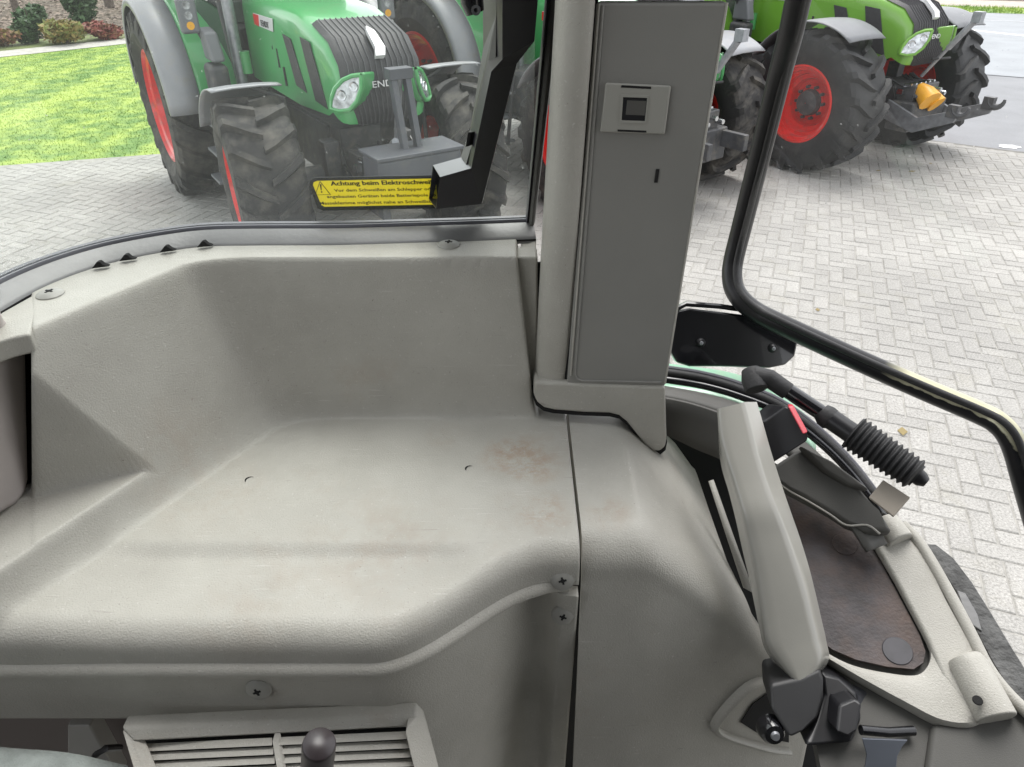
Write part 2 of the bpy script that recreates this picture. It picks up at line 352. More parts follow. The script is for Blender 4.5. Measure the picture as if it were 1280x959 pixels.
# verge strip between lawn and paving, sandy
v0 = [(p.x, p.y) for p in (LE0 - ld * 20 - ln * .35, LE1 + ld * .6 - ln * .35, LE1 + ld * .6 + ln * .03, LE0 - ld * 20 + ln * .03)]
# garden path and planting bed beyond
M_PATH = mat('path_gravel', (.42, .40, .37), .9, var=.15, vscale=6, bump=.8, bscale=60)
pn = Vector((-pd.y, pd.x, 0)); q = PA0
path_pts = [tuple((q + pd * -20)[:2]), tuple((q + pd * 12)[:2]), tuple((q + pd * 12 + pn * 1.0)[:2]), tuple((q + pd * -20 + pn * 1.0)[:2])]
ground_poly('garden_path', path_pts, 0, M_PATH)
M_VER = mat('rough_verge', (.14, .17, .06), .95, var=.4, vscale=2, bump=1, bscale=40)
vp = [tuple((q + pd * -20 + pn * 1.0)[:2]), tuple((q + pd * 12 + pn * 1.0)[:2]), tuple((q + pd * 12 + pn * 2.6)[:2]), tuple((q + pd * -20 + pn * 2.6)[:2])]
ground_poly('planting_bed', vp, -.004, M_VER)

def bush(name, label, px, py, wpx, hm, m, m2, dens=2600, cat='shrub', leaf=.07):
    c = G(px, py); z = proj(c)[2]; wm = wpx * z / FPX / 2
    root = empty(name, c, label, cat); mb = MB(); L1, L2 = MB(), MB()
    for k in range(7):
        a = random.uniform(0, 6.28); mb.tube([(0, 0, -.05), (math.cos(a) * wm * .3, math.sin(a) * wm * .3, hm * .5), (math.cos(a) * wm * .6, math.sin(a) * wm * .6, hm * .85)], [.03, .02, .008], 5)
    mb.build('stem', M_BARK, root)
    lob = [(random.uniform(-.5, .5) * wm, random.uniform(-.5, .5) * wm, random.uniform(.25, .75) * hm, random.uniform(.35, .6)) for _ in range(11)]
    for k in range(dens):
        lx, ly, lz, lr = random.choice(lob); d = Vector((random.gauss(0, 1), random.gauss(0, 1), random.gauss(0, 1))).normalized() * (random.random() ** .4)
        p = Vector((lx + d.x * lr * wm, ly + d.y * lr * wm, max(.02, lz + d.z * lr * hm * .55)))
        s = leaf * random.uniform(.6, 1.4); u = Vector((random.gauss(0, 1), random.gauss(0, 1), random.gauss(0, .6))).normalized(); v_ = u.orthogonal().normalized()
        (L1 if random.random() < .6 else L2).add([p - u * s, p + v_ * s * .5, p + u * s, p - v_ * s * .5], [(0, 1, 2, 3)])
    for L_, mm in ((L1, m), (L2, m2)):
        oo = L_.build('foliage', mm, root, smooth=False); tag(oo, kind='stuff')
    return root
M_BARK = mat('bark', (.12, .095, .08), .9, var=.3, vscale=10, bump=1, bscale=30)
fg = lambda n_, c: mat(n_, c, .6, var=.3, vscale=5)
bush('evergreen_shrub', 'dark green rounded shrub left of the yellowish shrub, beyond the lawn', 47, 54, 44, .95, fg('leaf_dark', (.035, .07, .025)), fg('leaf_mid', (.05, .10, .035)))
bush('evergreen_shrub', 'dark green taller shrub behind the lawn, right of the yellowish shrub', 105, 38, 50, 1.3, fg('leaf_dark', (.04, .07, .03)), fg('leaf_mid', (.05, .10, .035)))
bush('yellow_shrub', 'low yellow-ochre shrub between the two dark green shrubs', 85, 55, 56, .6, fg('leaf_ochre', (.25, .19, .06)), fg('leaf_lime', (.20, .22, .06)))
bush('red_shrub', 'low reddish brown shrub at the right end of the bed, beside the tractor', 132, 50, 50, .45, fg('leaf_red', (.22, .06, .05)), fg('leaf_rust', (.25, .12, .07)))
bush('red_shrub', 'low rusty shrub at the far left end of the bed', 8, 58, 44, .4, fg('leaf_rust', (.2, .10, .06)), fg('leaf_ochre', (.2, .16, .06)), 1500)
for (px, py, r_) in ((20, 12, .10), (137, 8, .14), (70, 0, .07)):
    c = G(px, py); nm = {20: 'thin bare tree trunk far left beyond the shrubs', 137: 'thickest bare tree trunk, right of the dark shrubs beside the tractor', 70: 'thin bare tree trunk between the two dark green shrubs'}[px]
    t = empty('tree', c, nm, 'tree'); MB().tube([(0, 0, -.1), (.05, 0, 1.5), (-.08, .05, 4), (.05, 0, 8)], [r_ * 1.25, r_, r_ * .8, r_ * .4], 10).build('trunk', M_BARK, t)
    br = MB(); 
    for k in range(26):
        z0 = random.uniform(3, 7.5); a = random.uniform(0, 6.28); l = random.uniform(.8, 2)
        br.tube([(0, 0, z0), (math.cos(a) * l * .5, math.sin(a) * l * .5, z0 + .5), (math.cos(a) * l, math.sin(a) * l, z0 + .9)], [.04, .025, .008], 5)
    tag(br.build('crown', M_BARK, t), kind='stuff')
# loose leaves under the trees
lv = MB()
for k in range(5000):
    p = G(random.uniform(-20, 160), random.uniform(-25, 52)); s = random.uniform(.04, .09); a = random.uniform(0, 6.28)
    u = Vector((math.cos(a), math.sin(a), random.uniform(-.3, .3))) * s; v_ = Vector((-math.sin(a), math.cos(a), random.uniform(-.3, .3))) * s * .6
    p.z = -.04 + random.random() * .04; lv.add([p - u, p + v_, p + u, p - v_], [(0, 1, 2, 3)])
tag(lv.build('fallen_leaves', mat('dead_leaf', (.20, .15, .12), .8, var=.5, vscale=1), smooth=False), 'brown fallen leaves carpeting the ground under the trees', 'leaves', kind='stuff')

# road
def asphalt(name, c):
    return mat(name, c, .85, var=.12, vscale=1.5, bump=.8, bscale=160, dirt=tuple(v * 1.25 for v in c), dscale=90, dlow=.45, dhigh=.7)
M_ASP = asphalt('asphalt', (.21, .215, .225)); M_ASP2 = asphalt('asphalt_lane', (.27, .285, .30))
W0, W1 = G(1195, 36), G(1280, 45); wd = (W1 - W0).normalized(); wn = Vector((-wd.y, wd.x, 0))
FE0, FE1 = G(1190, 15), G(1280, 18); fd = (FE1 - FE0).normalized()
def strip(p, d, a, b, n0, n1):
    nn = Vector((-d.y, d.x, 0)); return [tuple((p + d * a + nn * n0)[:2]), tuple((p + d * b + nn * n0)[:2]), tuple((p + d * b + nn * n1)[:2]), tuple((p + d * a + nn * n1)[:2])]
rp = [(3.2, line_y(RE0, rd, 3.2)), (60, line_y(RE0, rd, 60)), (60, line_y(FE0, fd, 60)), (-.5, line_y(FE0, fd, -.5)), (-.5, 17.6)]
ground_poly('asphalt_apron', rp, -.016, M_ASP)
B0, B1 = G(1215, 92), G(1280, 97); bd = (B1 - B0).normalized()
rp2 = [(3.2, line_y(B0, bd, 3.2)), (60, line_y(B0, bd, 60)), (60, line_y(FE0, fd, 60)), (3.2, line_y(FE0, fd, 3.2))]
ground_poly('road', rp2, -.006, M_ASP2)
M_LINE = mat('road_paint', (.78, .78, .76), .6, var=.08, vscale=15)
ground_poly('road_marking', strip(W0, wd, -6, 30, -.12, .10), -.001, M_LINE)
ground_poly('road_marking', strip(G(1240, 26), fd, -9, 30, -.05, .05), -.001, mat('road_paint_worn', (.5, .51, .52), .7, var=.2, vscale=8))
# kerb line between paving and asphalt
kb = MB(); nn = rn
for k in range(0, 26):
    p = RE0 + rd * (-3.5 + k * 1.0); q_ = p + rd * .985
    kb = MB(); kb.prism([Vector((p.x, p.y, -.08)) - nn * .07, Vector((q_.x, q_.y, -.08)) - nn * .07, Vector((q_.x, q_.y, -.08)) + nn * .0, Vector((p.x, p.y, -.08)) + nn * .0], (0, 0, .074 + random.uniform(0, .003)))
    kb.build('kerb_stone', mat('kerb_concrete', (.17, .165, .155), .9, var=.2, vscale=6, bump=.5), yard, smooth=False, bevel=.004)
vg = strip(FE0, fd, -15, 60, 0, 2.2)
ground_poly('far_verge', vg, 0, M_GR); grass_blades('verge_grass', vg, 9000, .09, .012, M_GR, 'rough green grass verge on the far side of the road')
ground_poly('far_footpath', strip(FE0, fd, -15, 60, 2.2, 5.0), 0, mat('pale_path', (.40, .35, .31), .9, var=.15, vscale=4))
# things lying on the paving near the road
lf = MB()
for (px, py) in ((1163, 205), (1140, 215), (1098, 214), (1128, 540), (1022, 388)):
    p = G(px, py); a = random.uniform(0, 6.28); s = random.uniform(.03, .06)
    u = Vector((math.cos(a), math.sin(a), .1)) * s; v_ = Vector((-math.sin(a), math.cos(a), .1)) * s * .5
    p.z = .004; lf.add([p - u, p + v_, p + u, p - v_], [(0, 1, 2, 3)])
tag(lf.build('stray_leaves', mat('dry_leaf', (.22, .17, .07), .8), smooth=False), 'few dry yellow-brown leaves scattered on the paving', 'leaves', kind='stuff')
c = G(1262, 183); pt = MB(); a0 = [random.uniform(.7, 1.2) for _ in range(14)]
pt.prism([(c.x + math.cos(i / 14 * 6.28) * .16 * a0[i], c.y + math.sin(i / 14 * 6.28) * .11 * a0[i], -.012) for i in range(14)], (0, 0, .004))
tag(pt.build('paint_patch', M_LINE, smooth=False), 'small white paint patch on the asphalt close to the paving edge', 'paint patch', kind='structure')

# ------------------------------------------------------------------ tractors
M_TYRE = mat('tyre_rubber', (.022, .021, .021), .78, var=.2, vscale=6, bump=.5, bscale=120, dirt=(.11, .10, .085), dscale=5, dlow=.45, dhigh=.75)
M_TYREC = mat('tyre_rubber_clean', (.010, .0105, .012), .6, var=.2, vscale=6, bump=.4, bscale=120, dirt=(.035, .034, .032), dscale=5, dlow=.5, dhigh=.8)
M_RED = mat('red_rim_paint', (.68, .022, .018), .3, var=.12, vscale=5, coat=.3, dirt=(.26, .07, .05), dscale=9, dlow=.5, dhigh=.8)
M_GRN = mat('green_paint', (.07, .34, .11), .28, var=.05, vscale=3, coat=.5, dirt=(.12, .25, .10), dscale=3, dlow=.5, dhigh=.9)
M_GRNC = mat('bright_green_paint', (.15, .35, .04), .28, var=.05, vscale=3, coat=.5)
M_FEND = mat('grey_mudguard_plastic', (.26, .265, .28), .4, var=.08, vscale=6, dirt=(.25, .24, .22), dscale=6, dlow=.5, dhigh=.8)
M_FDK = mat('dark_mudguard_plastic', (.14, .145, .155), .45, var=.1, vscale=6)
M_CHAS = mat('chassis_grey_paint', (.055, .056, .06), .5, var=.3, vscale=8, dirt=(.13, .12, .10), dscale=9, dlow=.5, dhigh=.75)
M_GRILL = mat('grille_dark_mesh', (.03, .029, .032), .5, var=.25, vscale=25, bump=1, bscale=250)
M_RIB = mat('grille_rib_plastic', (.05, .049, .054), .5, var=.1)
M_LINK = mat('link_steel', (.16, .165, .175), .5, metal=.3, var=.25, vscale=14)
M_CHR = mat('bright_steel', (.65, .66, .68), .22, metal=1)
M_STEEL = mat('grey_steel', (.30, .31, .33), .4, metal=.6, var=.2, vscale=20)
M_WT = mat('ballast_grey_paint', (.06, .064, .076), .5, var=.1, vscale=6, dirt=(.10, .10, .10), dscale=8, dlow=.5, dhigh=.8)
M_YEL = mat('orange_yellow_plastic', (.75, .36, .02), .4, var=.1)
M_GLD = mat('dark_cab_glass', (.012, .016, .016), .06, var=.3, vscale=3, coat=.8)
M_LENS = mat('headlamp_lens', (.34, .36, .38), .12, metal=.4, var=.6, vscale=22, coat=1)
M_SIL = mat('silver_lettering', (.75, .75, .76), .3, metal=.3)
M_INT = mat('cab_interior_dark', (.03, .033, .03), .8, var=.5, vscale=6)
M_WHT = mat('white_lettering', (.8, .8, .8), .5)

def wheel_meshes(name, Rr, W, rim, mt, deep, lugs):
    h = W / 2; Rb = Rr - .055
    prof = [(rim * .98, -h * .80), (rim * 1.03, -h * .86), (rim * 1.10, -h * .93), ((rim + Rb) / 2, -h * 1.06), (Rb * .93, -h * 1.0), (Rb * .975, -h * .90), (Rb, -h * .72), (Rb + .006, 0)]
    prof = prof + [(r, -a) for r, a in prof[-2::-1]]
    t = MB().lathe(prof, 72)
    m = lugs
    for side in (-1, 1):
        for i in range(m):
            a0 = (i + (0 if side < 0 else .5)) * 2 * math.pi / m
            st = []
            for (f, da, ht, wd_) in ((-.03, 0, 0, .85), (.28, .09, 0, 1.0), (.62, .23, 0, 1.15), (.93, .38, -.012, 1.35), (1.03, .42, -.055, 1.5), (1.05, .43, -.13, 1.2)):
                y = side * f * h; th = a0 + da * (.46 if Rr > .9 else .62); rt = Rr + ht; rb = Rb - .02 + ht
                hw = .027 * wd_ / Rr
                st.append([(rb * math.cos(th - hw * 1.7), y, rb * math.sin(th - hw * 1.7)), (rt * math.cos(th - hw), y, rt * math.sin(th - hw)),
                           (rt * math.cos(th + hw), y, rt * math.sin(th + hw)), (rb * math.cos(th + hw * 1.7), y, rb * math.sin(th + hw * 1.7))])
            t.sheet(st); t.add(st[0], [(0, 1, 2, 3)]); t.add(st[-1], [(3, 2, 1, 0)])
    tyre = t.mesh('tyre', mt, True, 28)
    r = MB(); o = -h * .80
    if deep:
        pr = [(rim * 1.04, o - .01), (rim * 1.05, o - .03), (rim * 1.0, o - .035), (rim * .97, o + .0), (rim * .90, o + .015), (rim * .88, o + .09), (rim * .80, o + .10), (rim * .78, o + .17), (rim * .66, o + .18), (rim * .62, o + .26), (rim * .5, o + .27), (rim * .42, o + .20), (0.02, o + .20)]
    else:
        pr = [(rim * 1.04, o - .01), (rim * 1.05, o - .03), (rim * 1.0, o - .035), (rim * .97, o), (rim * .90, o + .02), (rim * .87, o + .08), (rim * .78, o + .10), (rim * .74, o + .18), (rim * .60, o + .19), (rim * .40, o + .16), (.02, o + .16)]
    r.lathe(pr, 56)
    r.lathe([(rim * .9, -o * .2), (rim * .96, -o), (rim * 1.04, -o)], 40)
    rimm = r.mesh('rim', M_RED, True, 30)
    hb = MB(); hc = o + (.20 if deep else .16); hr = rim * .36
    hb.lathe([(.005, hc - .10), (hr * .6, hc - .10), (hr * .9, hc - .085), (hr * .98, hc - .05), (hr, hc + .01)], 32)
    for i in range(10):
        a = i / 10 * 6.283; hb.lathe([(.004, hc - .045), (.02, hc - .045), (.022, hc + .01)], 6, c=(math.cos(a) * hr * 1.2, 0, math.sin(a) * hr * 1.2))
    hub = hb.mesh('hub', M_CHAS, True, 30)
    return tyre, rimm, hub
WM = {}
def add_wheel(root, key, x, side, ytrack, Rr, W, rim, mt, deep, lugs, steer=0, spin=0, flat=.03):
    if key not in WM: WM[key] = wheel_meshes(key, Rr, W, rim, mt, deep, lugs)
    e = bpy.data.objects.new('wheel', None); COL.objects.link(e); e.parent = root
    e.location = (x, ytrack * side, Rr - flat); e.rotation_euler = (0, spin, steer + (math.pi if side > 0 else 0))
    for nm, me in zip(('tyre', 'rim', 'hub'), WM[key]):
        o = bpy.data.objects.new(nm, me); COL.objects.link(o); o.parent = e
    return e

def arc_sheet(cx, cz, r, a0, a1, y0, y1, n=24, rise=0):
    rows = []
    for i in range(n + 1):
        a = R(a0 + (a1 - a0) * i / n); rr = r
        rows.append([Vector((cx + rr * math.cos(a), y0 + (y1 - y0) * t, cz + rr * math.sin(a) + rise * (4 * t * (1 - t)))) for t in (0, .08, .3, .7, .92, 1)])
    return rows
def text_mesh(name, s, size, m, parent, M, ext=.002, font_scale=(1, 1), align='LEFT'):
    cu = bpy.data.curves.new(name, 'FONT'); cu.body = s; cu.size = size; cu.extrude = ext; cu.resolution_u = 3; cu.align_x = align
    tmp = bpy.data.objects.new(name, cu); dg = bpy.context.evaluated_depsgraph_get()
    me = bpy.data.meshes.new_from_object(tmp); bpy.data.objects.remove(tmp)
    me.transform(Matrix.Diagonal((font_scale[0], font_scale[1], 1, 1))); me.transform(M)
    if parent is not None and parent.get('wl'): me.transform(Matrix.Translation(-Vector(parent['wl'])))
    me.materials.clear(); me.materials.append(m); o = bpy.data.objects.new(name, me); COL.objects.link(o); o.parent = parent
    if parent is not None and parent.get('wl'): o['wl'] = parent['wl']
    return o
def basis(o, xa, ya):
    xa = Vector(xa).normalized(); za = xa.cross(Vector(ya)).normalized(); ya = za.cross(xa)
    M = Matrix((xa, ya, za)).transposed().to_4x4(); M.translation = Vector(o); return M

def tractor(name, label, loc, heading, mgrn, mt, fr, rr, wb, track, variant, hood_mul=1.0, steer=0, group='tractors parked side by side on the yard'):
    """fr/rr: (radius, width, rim)"""
    rz = math.atan2(heading[1], heading[0]); root = empty(name, (loc[0], loc[1], 0), label, 'tractor', rz, group)
    for s in (-1, 1):
        add_wheel(root, variant + 'f', wb, s, track[0], fr[0], fr[1], fr[2], mt, True, 17, steer, random.uniform(0, 6))
        add_wheel(root, variant + 'r', 0, s, track[1], rr[0], rr[1], rr[2], mt, False, 20, 0, random.uniform(0, 6))
    xf = wb
    # chassis
    c = MB(); c.box((wb * .35, 0, .85), (wb * 1.1, .46, .5)); c.box((wb * .72, 0, .92), (1.5, .40, .4))
    c.tube([(0, -track[1] + .15, rr[0] - .03), (0, track[1] - .15, rr[0] - .03)], .17, 14); c.tube([(0, -.55, rr[0] - .03), (0, .55, rr[0] - .03)], .26, 14)
    c.tube([(xf, -track[0] + .2, fr[0] - .03), (xf, track[0] - .2, fr[0] - .03)], .12, 12)
    c.box((xf, 0, fr[0] - .02), (.36, .42, .34)); c.box((xf + .1, -.36, fr[0] + .15), (.16, .14, .34)); c.box((xf + .1, .36, fr[0] + .15), (.16, .14, .34))
    c.tube([(xf - .35, -.5, .62), (xf - .2, -track[0] + .28, .66)], .04, 8); c.tube([(xf - .35, .5, .62), (xf - .2, track[0] - .28, .66)], .04, 8)
    c.box((xf + .52, 0, .80), (.5, .52, .42))
    c.build('chassis', M_CHAS, root, bevel=.02, seg=2)
    # hood
    hw = (.44 if variant == 'a' else .44) * hood_mul; nx = xf + .62 * hood_mul; zt = {'a': 2.12, 'b': 1.98, 'c': 2.06}[variant]
    path = [(1.05, zt), (1.8, zt - .01), (2.5, zt - .05), (nx - .55, zt - .12), (nx - .22, zt - .22), (nx - .05, zt - .38), (nx, zt - .62), (nx + .005, zt - .76), (nx - .03, zt - .84)]
    body = MB(); rows = []
    zb = zt - .80
    P = path
    for i, (x, z) in enumerate(P):
        k = 1 - .12 * max(0, (x - 1.8) / (nx - 1.8)); wv = hw * k
        # path normal
        a = Vector((P[min(i + 1, len(P) - 1)][0] - P[max(i - 1, 0)][0], 0, P[min(i + 1, len(P) - 1)][1] - P[max(i - 1, 0)][1])).normalized(); nr = Vector((-a.z, 0, a.x)); 
        base = Vector((x, 0, z)); row = []
        ctr = Vector((nx - .75, 0, zb + .22)) if i > 3 else Vector((x, 0, zb))
        for t in (-1, -.985, -.94, -.82, -.6, -.3, 0, .3, .6, .82, .94, .985, 1):
            d = {1: .20, .985: .11, .94: .05, .82: .018, .6: .004, .3: 0, 0: 0}[abs(t)]
            row.append(base - nr * d + Vector((0, t * wv, 0)))
        rows.append(row)
    body.sheet(rows)
    # side skins
    for s in (-1, 1):
        side = [[], []]
        edge = [r_[0 if s < 0 else -1] for r_ in rows]
        poly = edge + [Vector((nx - .30, s * hw * .90, zb)), Vector((2.4, s * hw * .97, zb - .02)), Vector((1.05, s * hw, zb + .02))]
        body.add(poly, [tuple(range(len(poly)))])
    body.build('hood', mgrn, root, angle=50)
    # grille strip over the nose with ribs
    gr = MB(); strip_rows = []
    for i in range(len(P) - 1):
        if P[i + 1][0] < nx - .60: continue
        for u in (0, .5):
            x = P[i][0] * (1 - u) + P[i + 1][0] * u; z = P[i][1] * (1 - u) + P[i + 1][1] * u
            strip_rows.append((x, z))
    strip_rows.append(P[-1])
    strip_rows = [(x, z) for x, z in strip_rows if x > nx - .58]
    fw = lambda j: hw * (.72 + .0 * j)
    base_rows = []
    for j, (x, z) in enumerate(strip_rows):
        a = strip_rows[max(j - 1, 0)]; b = strip_rows[min(j + 1, len(strip_rows) - 1)]; tv = Vector((b[0] - a[0], 0, b[1] - a[1])).normalized(); nr = Vector((-tv.z, 0, tv.x))
        if nr.x < 0 and nr.z < 0: nr = -nr
        wv = hw * (.80 if z > zt - .5 else .80 - .30 * (zt - .5 - z) / .5)
        base_rows.append((Vector((x, 0, z)) + nr * .012, wv, nr))
    gr.sheet([[p + Vector((0, t * wv, 0)) - n_ * (.0 if abs(t) < .9 else .03) for t in (-1, -.88, -.5, 0, .5, .88, 1)] for p, wv, n_ in base_rows])
    gr.build('grille', M_GRILL, root)
    for k in range(13):
        t = -0.82 + k * 1.64 / 12; rb = MB()
        rb.tube([p + Vector((0, t * wv, 0)) + n_ * .004 for p, wv, n_ in base_rows], .0065, 5)
        rb.build('grille_rib', M_RIB, root)
    # side vents
    for s in (-1, 1):
        for (xa, xb, top, bot) in ((nx - .70, nx - .42, zt - .24, zt - .72), (nx - 1.12, nx - .86, zt - .26, zt - .66)) if variant != 'b' else ((nx - .62, nx - .42, zt - .24, zt - .72),):
            k = lambda x: hw * (1 - .12 * max(0, (x - 1.8) / (nx - 1.8))) + .004
            poly = [(xa, s * k(xa), top), (xb - .08, s * k(xb - .08), top - .02), (xb + .12, s * k(xb + .12) * .985, bot - .03), (xa + .16, s * k(xa + .16), bot)]
            MB().prism([Vector(q_) for q_ in poly], (0, s * .008, 0)).build('side_vent', M_GRILL, root, bevel=.003, seg=2)
        for kk in range(3):
            k2 = MB(); k2.box((nx - 1.5 + kk * .12, s * (hw * .965 + .004), zt - .35 - kk * .14), (.03, .01, .16)); k2.build('vent_slot', M_VOID, root)
        # headlight: almond lens on the chamfered nose corner
        hn = Vector((.66, s * .74, .12)).normalized(); hu = Vector((0, 0, 1)).cross(hn).normalized() * s; hv = hn.cross(hu).normalized() * 1.0
        if hv.z < 0: hv = -hv
        hc_ = Vector((nx - .02, s * hw * .76, zb + .19)) + hn * .03
        al = [(-.19, .20), (-.10, .19), (.0, .15), (.09, .07), (.14, -.03), (.15, -.11), (.06, -.13), (-.05, -.11), (-.13, -.03), (-.18, .08)]
        al = [(a_ * .84, b_ * .84) for a_, b_ in al]
        ap = [hc_ + hu * (-a_ if False else a_) + hv * b_ for a_, b_ in al]
        lens = MB().prism(ap, -hn * .06).build('headlight', M_LENS, root, bevel=.012, seg=3)
        for (a_, b_, r_) in ((-.09, .08, .036), (.02, .01, .040)):
            c_ = hc_ + hu * a_ + hv * b_; MB().lathe([(.002, -.004), (r_ * .7, .0), (r_, .008), (r_ * 1.08, .0)], 18, c=c_, M=hn.to_track_quat('Z', 'Y').to_matrix(), axis='z').build('bulb_reflector', M_CHR, lens)
        fr_ = MB(); fr_.tube([q_ + hn * .002 for q_ in ap] + [ap[0] + hn * .002], .017, 7, cap=False); fr_.build('headlight_frame', mgrn, root)
        bk_ = MB(); bk_.prism([hc_ - hn * .02 + hu * a_ * 1.12 + hv * b_ * 1.12 for a_, b_ in al], -hn * .20); bk_.build('nose_corner', mgrn, root, bevel=.02, seg=2)
    # lettering + emblem
    zb_ = zt - .44
    text_mesh('nameplate', 'FENDT', .07, M_SIL, root, basis((nx + .018, -.02 if variant == 'a' else .05, zb_ - .12), (0, 1, 0), (-.10, 0, 1)) , .003, (1.3, 1), 'CENTER')
    em = MB(); em.prism([Vector((nx - .20, -.035, zt - .195)), Vector((nx - .30, .0, zt - .17)), Vector((nx - .20, .03, zt - .195)), Vector((nx - .06, .05, zt - .30)), Vector((nx - .03, .03, zt - .36)), Vector((nx - .04, -.05, zt - .36)), Vector((nx - .08, -.03, zt - .30))], (.03, 0, .03))
    em.build('emblem', M_SIL, root, bevel=.004)
    for s in (-1, 1):
        bd_ = MB(); bd_.prism([Vector((1.45, s * (hw + .004), zt - .16)), Vector((2.02, s * (hw - .002), zt - .16)), Vector((1.98, s * (hw - .002), zt - .27)), Vector((1.45, s * (hw + .004), zt - .26))], (0, s * .006, 0))
        bp = bd_.build('badge', M_SIL, root, bevel=.002)
        MB().prism([Vector((1.45, s * (hw + .006), zt - .165)), Vector((1.62, s * (hw + .006), zt - .165)), Vector((1.58, s * (hw + .006), zt - .262)), Vector((1.45, s * (hw + .006), zt - .255))] if s < 0 else [Vector((1.45, hw + .006, zt - .165)), Vector((1.62, hw + .006, zt - .165)), Vector((1.58, hw + .006, zt - .262)), Vector((1.45, hw + .006, zt - .255))], (0, s * .007, 0)).build('badge_stripe', M_RED, bp)
        text_mesh('badge_lettering', 'FENDT', .075, M_CHAS, bp, basis((1.66 if s < 0 else 1.98, s * (hw + .010), zt - .25), (-s * 1.0 * (1 if s < 0 else 1), 0, 0) if s > 0 else (1, 0, 0), (0, 0, 1)), .002)
    # front mudguards
    for s in (-1, 1):
        a = MB(); a.sheet(arc_sheet(xf, fr[0] - .03, fr[0] + .085, (86 if variant == 'a' else 55), 150, s * (track[0] - fr[1] * .52), s * (track[0] + fr[1] * .52), 18, .015))
        a.build('front_mudguard', M_FDK if variant == 'c' else M_FEND, root, solid=.012)
        st = MB(); st.tube([(xf - .05, s * (track[0] - fr[1] * .5), fr[0]), (xf - .05, s * (track[0] - fr[1] * .56), fr[0] * 1.9), (xf - .05, s * (track[0] - .05), fr[0] * 2 + .045)], .022, 8)
        st.build('mudguard_bracket', M_CHAS, root)
    # rear mudguards: green inside, light grey outer lip
    for s in (-1, 1):
        ri = rr[0] + .10
        yo = s * (track[1] + rr[1] * .52); ym = s * (track[1] + rr[1] * .05); yi = s * (track[1] - rr[1] * .62)
        a = MB(); a.sheet(arc_sheet(0, rr[0] - .02, ri, 8, 175, ym, yi, 30)); 
        rows = []
        for i in range(25):
            an = R(8 + 150 * i / 24); rows.append([Vector((ri * math.cos(an), yi, rr[0] - .02 + ri * math.sin(an))), Vector((min(ri * math.cos(an), ri * .92) * .98, yi, max(rr[0] - .3, (rr[0] - .02 + ri * math.sin(an)) * .62)))])
        a.sheet(rows); a.build('rear_mudguard', mgrn, root, solid=.02, angle=50)
        l = MB(); rws = []
        for i in range(31):
            an = R(5 + 170 * i / 30); row = []
            for (yy, dr) in ((ym, .012), (ym + (yo - ym) * .5, .02), (ym + (yo - ym) * .9, .0), (yo, -.03), (yo, -.09)):
                row.append(Vector(((ri + dr) * math.cos(an), yy, rr[0] - .02 + (ri + dr) * math.sin(an))))
            rws.append(row)
        l.sheet(rws); l.build('mudguard_extension', M_FEND, root, solid=.012, angle=60)
    # cab: floor box, posts, glass, roof, door
    cz0, cz1 = 1.12, 2.95; cx0, cx1, cy = -.55, 1.05, .80
    cb = MB(); cb.box((.3, 0, 1.2), (1.5, 1.1, .35)); cb.box((-.1, 0, 1.5), (.7, .6, .4)); cb.box((-.35, 0, 1.95), (.16, .5, .8)); cb.box((.75, 0, 1.7), (.25, .5, .8)); cb.build('cab_interior', M_INT, root, bevel=.03, seg=2)
    for s in (-1, 1):
        for (xa, xb, zlo) in ((cx1, cx1 - .05, 1.15), (.2, .15, 1.35), (cx0, cx0 + .05, 1.6)):
            ps = MB(); ps.tube([(xa, s * cy * (.72 if xa == cx1 else 1), zlo), (xb, s * cy * (.85 if xa == cx1 else 1), cz1)], .045, 8)
            ps.build('cab_post', M_CHAS, root)
    for s in (-1, 1):
        g_ = MB(); g_.prism([Vector((.24, s * cy, 1.3)), Vector((cx1 - .04, s * cy * .74, 1.2)), Vector((cx1 - .08, s * cy * .86, cz1)), Vector((.2, s * cy, cz1))], (0, -s * .01, 0)); g_.build('side_window', M_GLD, root, smooth=False)
        g_ = MB(); g_.prism([Vector((.12, s * cy, 1.75)), Vector((cx0 + .04, s * cy, 2.05)), Vector((cx0 + .06, s * cy, cz1)), Vector((.12, s * cy, cz1))], (0, -s * .01, 0)); g_.build('side_window', M_GLD, root, smooth=False)
    g_ = MB(); g_.prism([Vector((cx1 + .02, -.57, 1.85)), Vector((cx1 + .02, .57, 1.85)), Vector((cx1 - .03, .68, cz1)), Vector((cx1 - .03, -.68, cz1))], (-.01, 0, 0)); g_.build('windscreen', M_GLD, root, smooth=False)
    rf = MB(); rf.box((.25, 0, cz1 + .1), (1.85, 1.75, .22)); rf.build('cab_roof', mgrn, root, bevel=.08)
    # steps and tank between the wheels on each side
    for s in (-1, 1):
        x0 = rr[0] + .16; x1 = wb - fr[0] - .10
        tk = MB(); tk.box(((x0 + x1) / 2 + .02, s * .66, .98), (max(.3, x1 - x0), .46, .52)); tk.build('fuel_tank', M_CHAS, root, bevel=.07, seg=4)
        sp_ = MB()
        for sx in (-1, 1): sp_.tube([(x0 + .2 + sx * .17, s * 1.0, .42), (x0 + .2 + sx * .17, s * .92, 1.2)], .022, 6)
        lad = sp_.build('ladder', M_CHAS, root)
        for k in range(3):
            MB().box((x0 + .2, s * (1.0 - k * .03), .46 + k * .27), (.36, .2, .03)).build('step', M_FDK, lad, bevel=.006, seg=2)
        MB().box((x0 + .18, s * .86, 1.36), (.30, .18, .36)).build('tool_box', M_CHAS, root, bevel=.05)
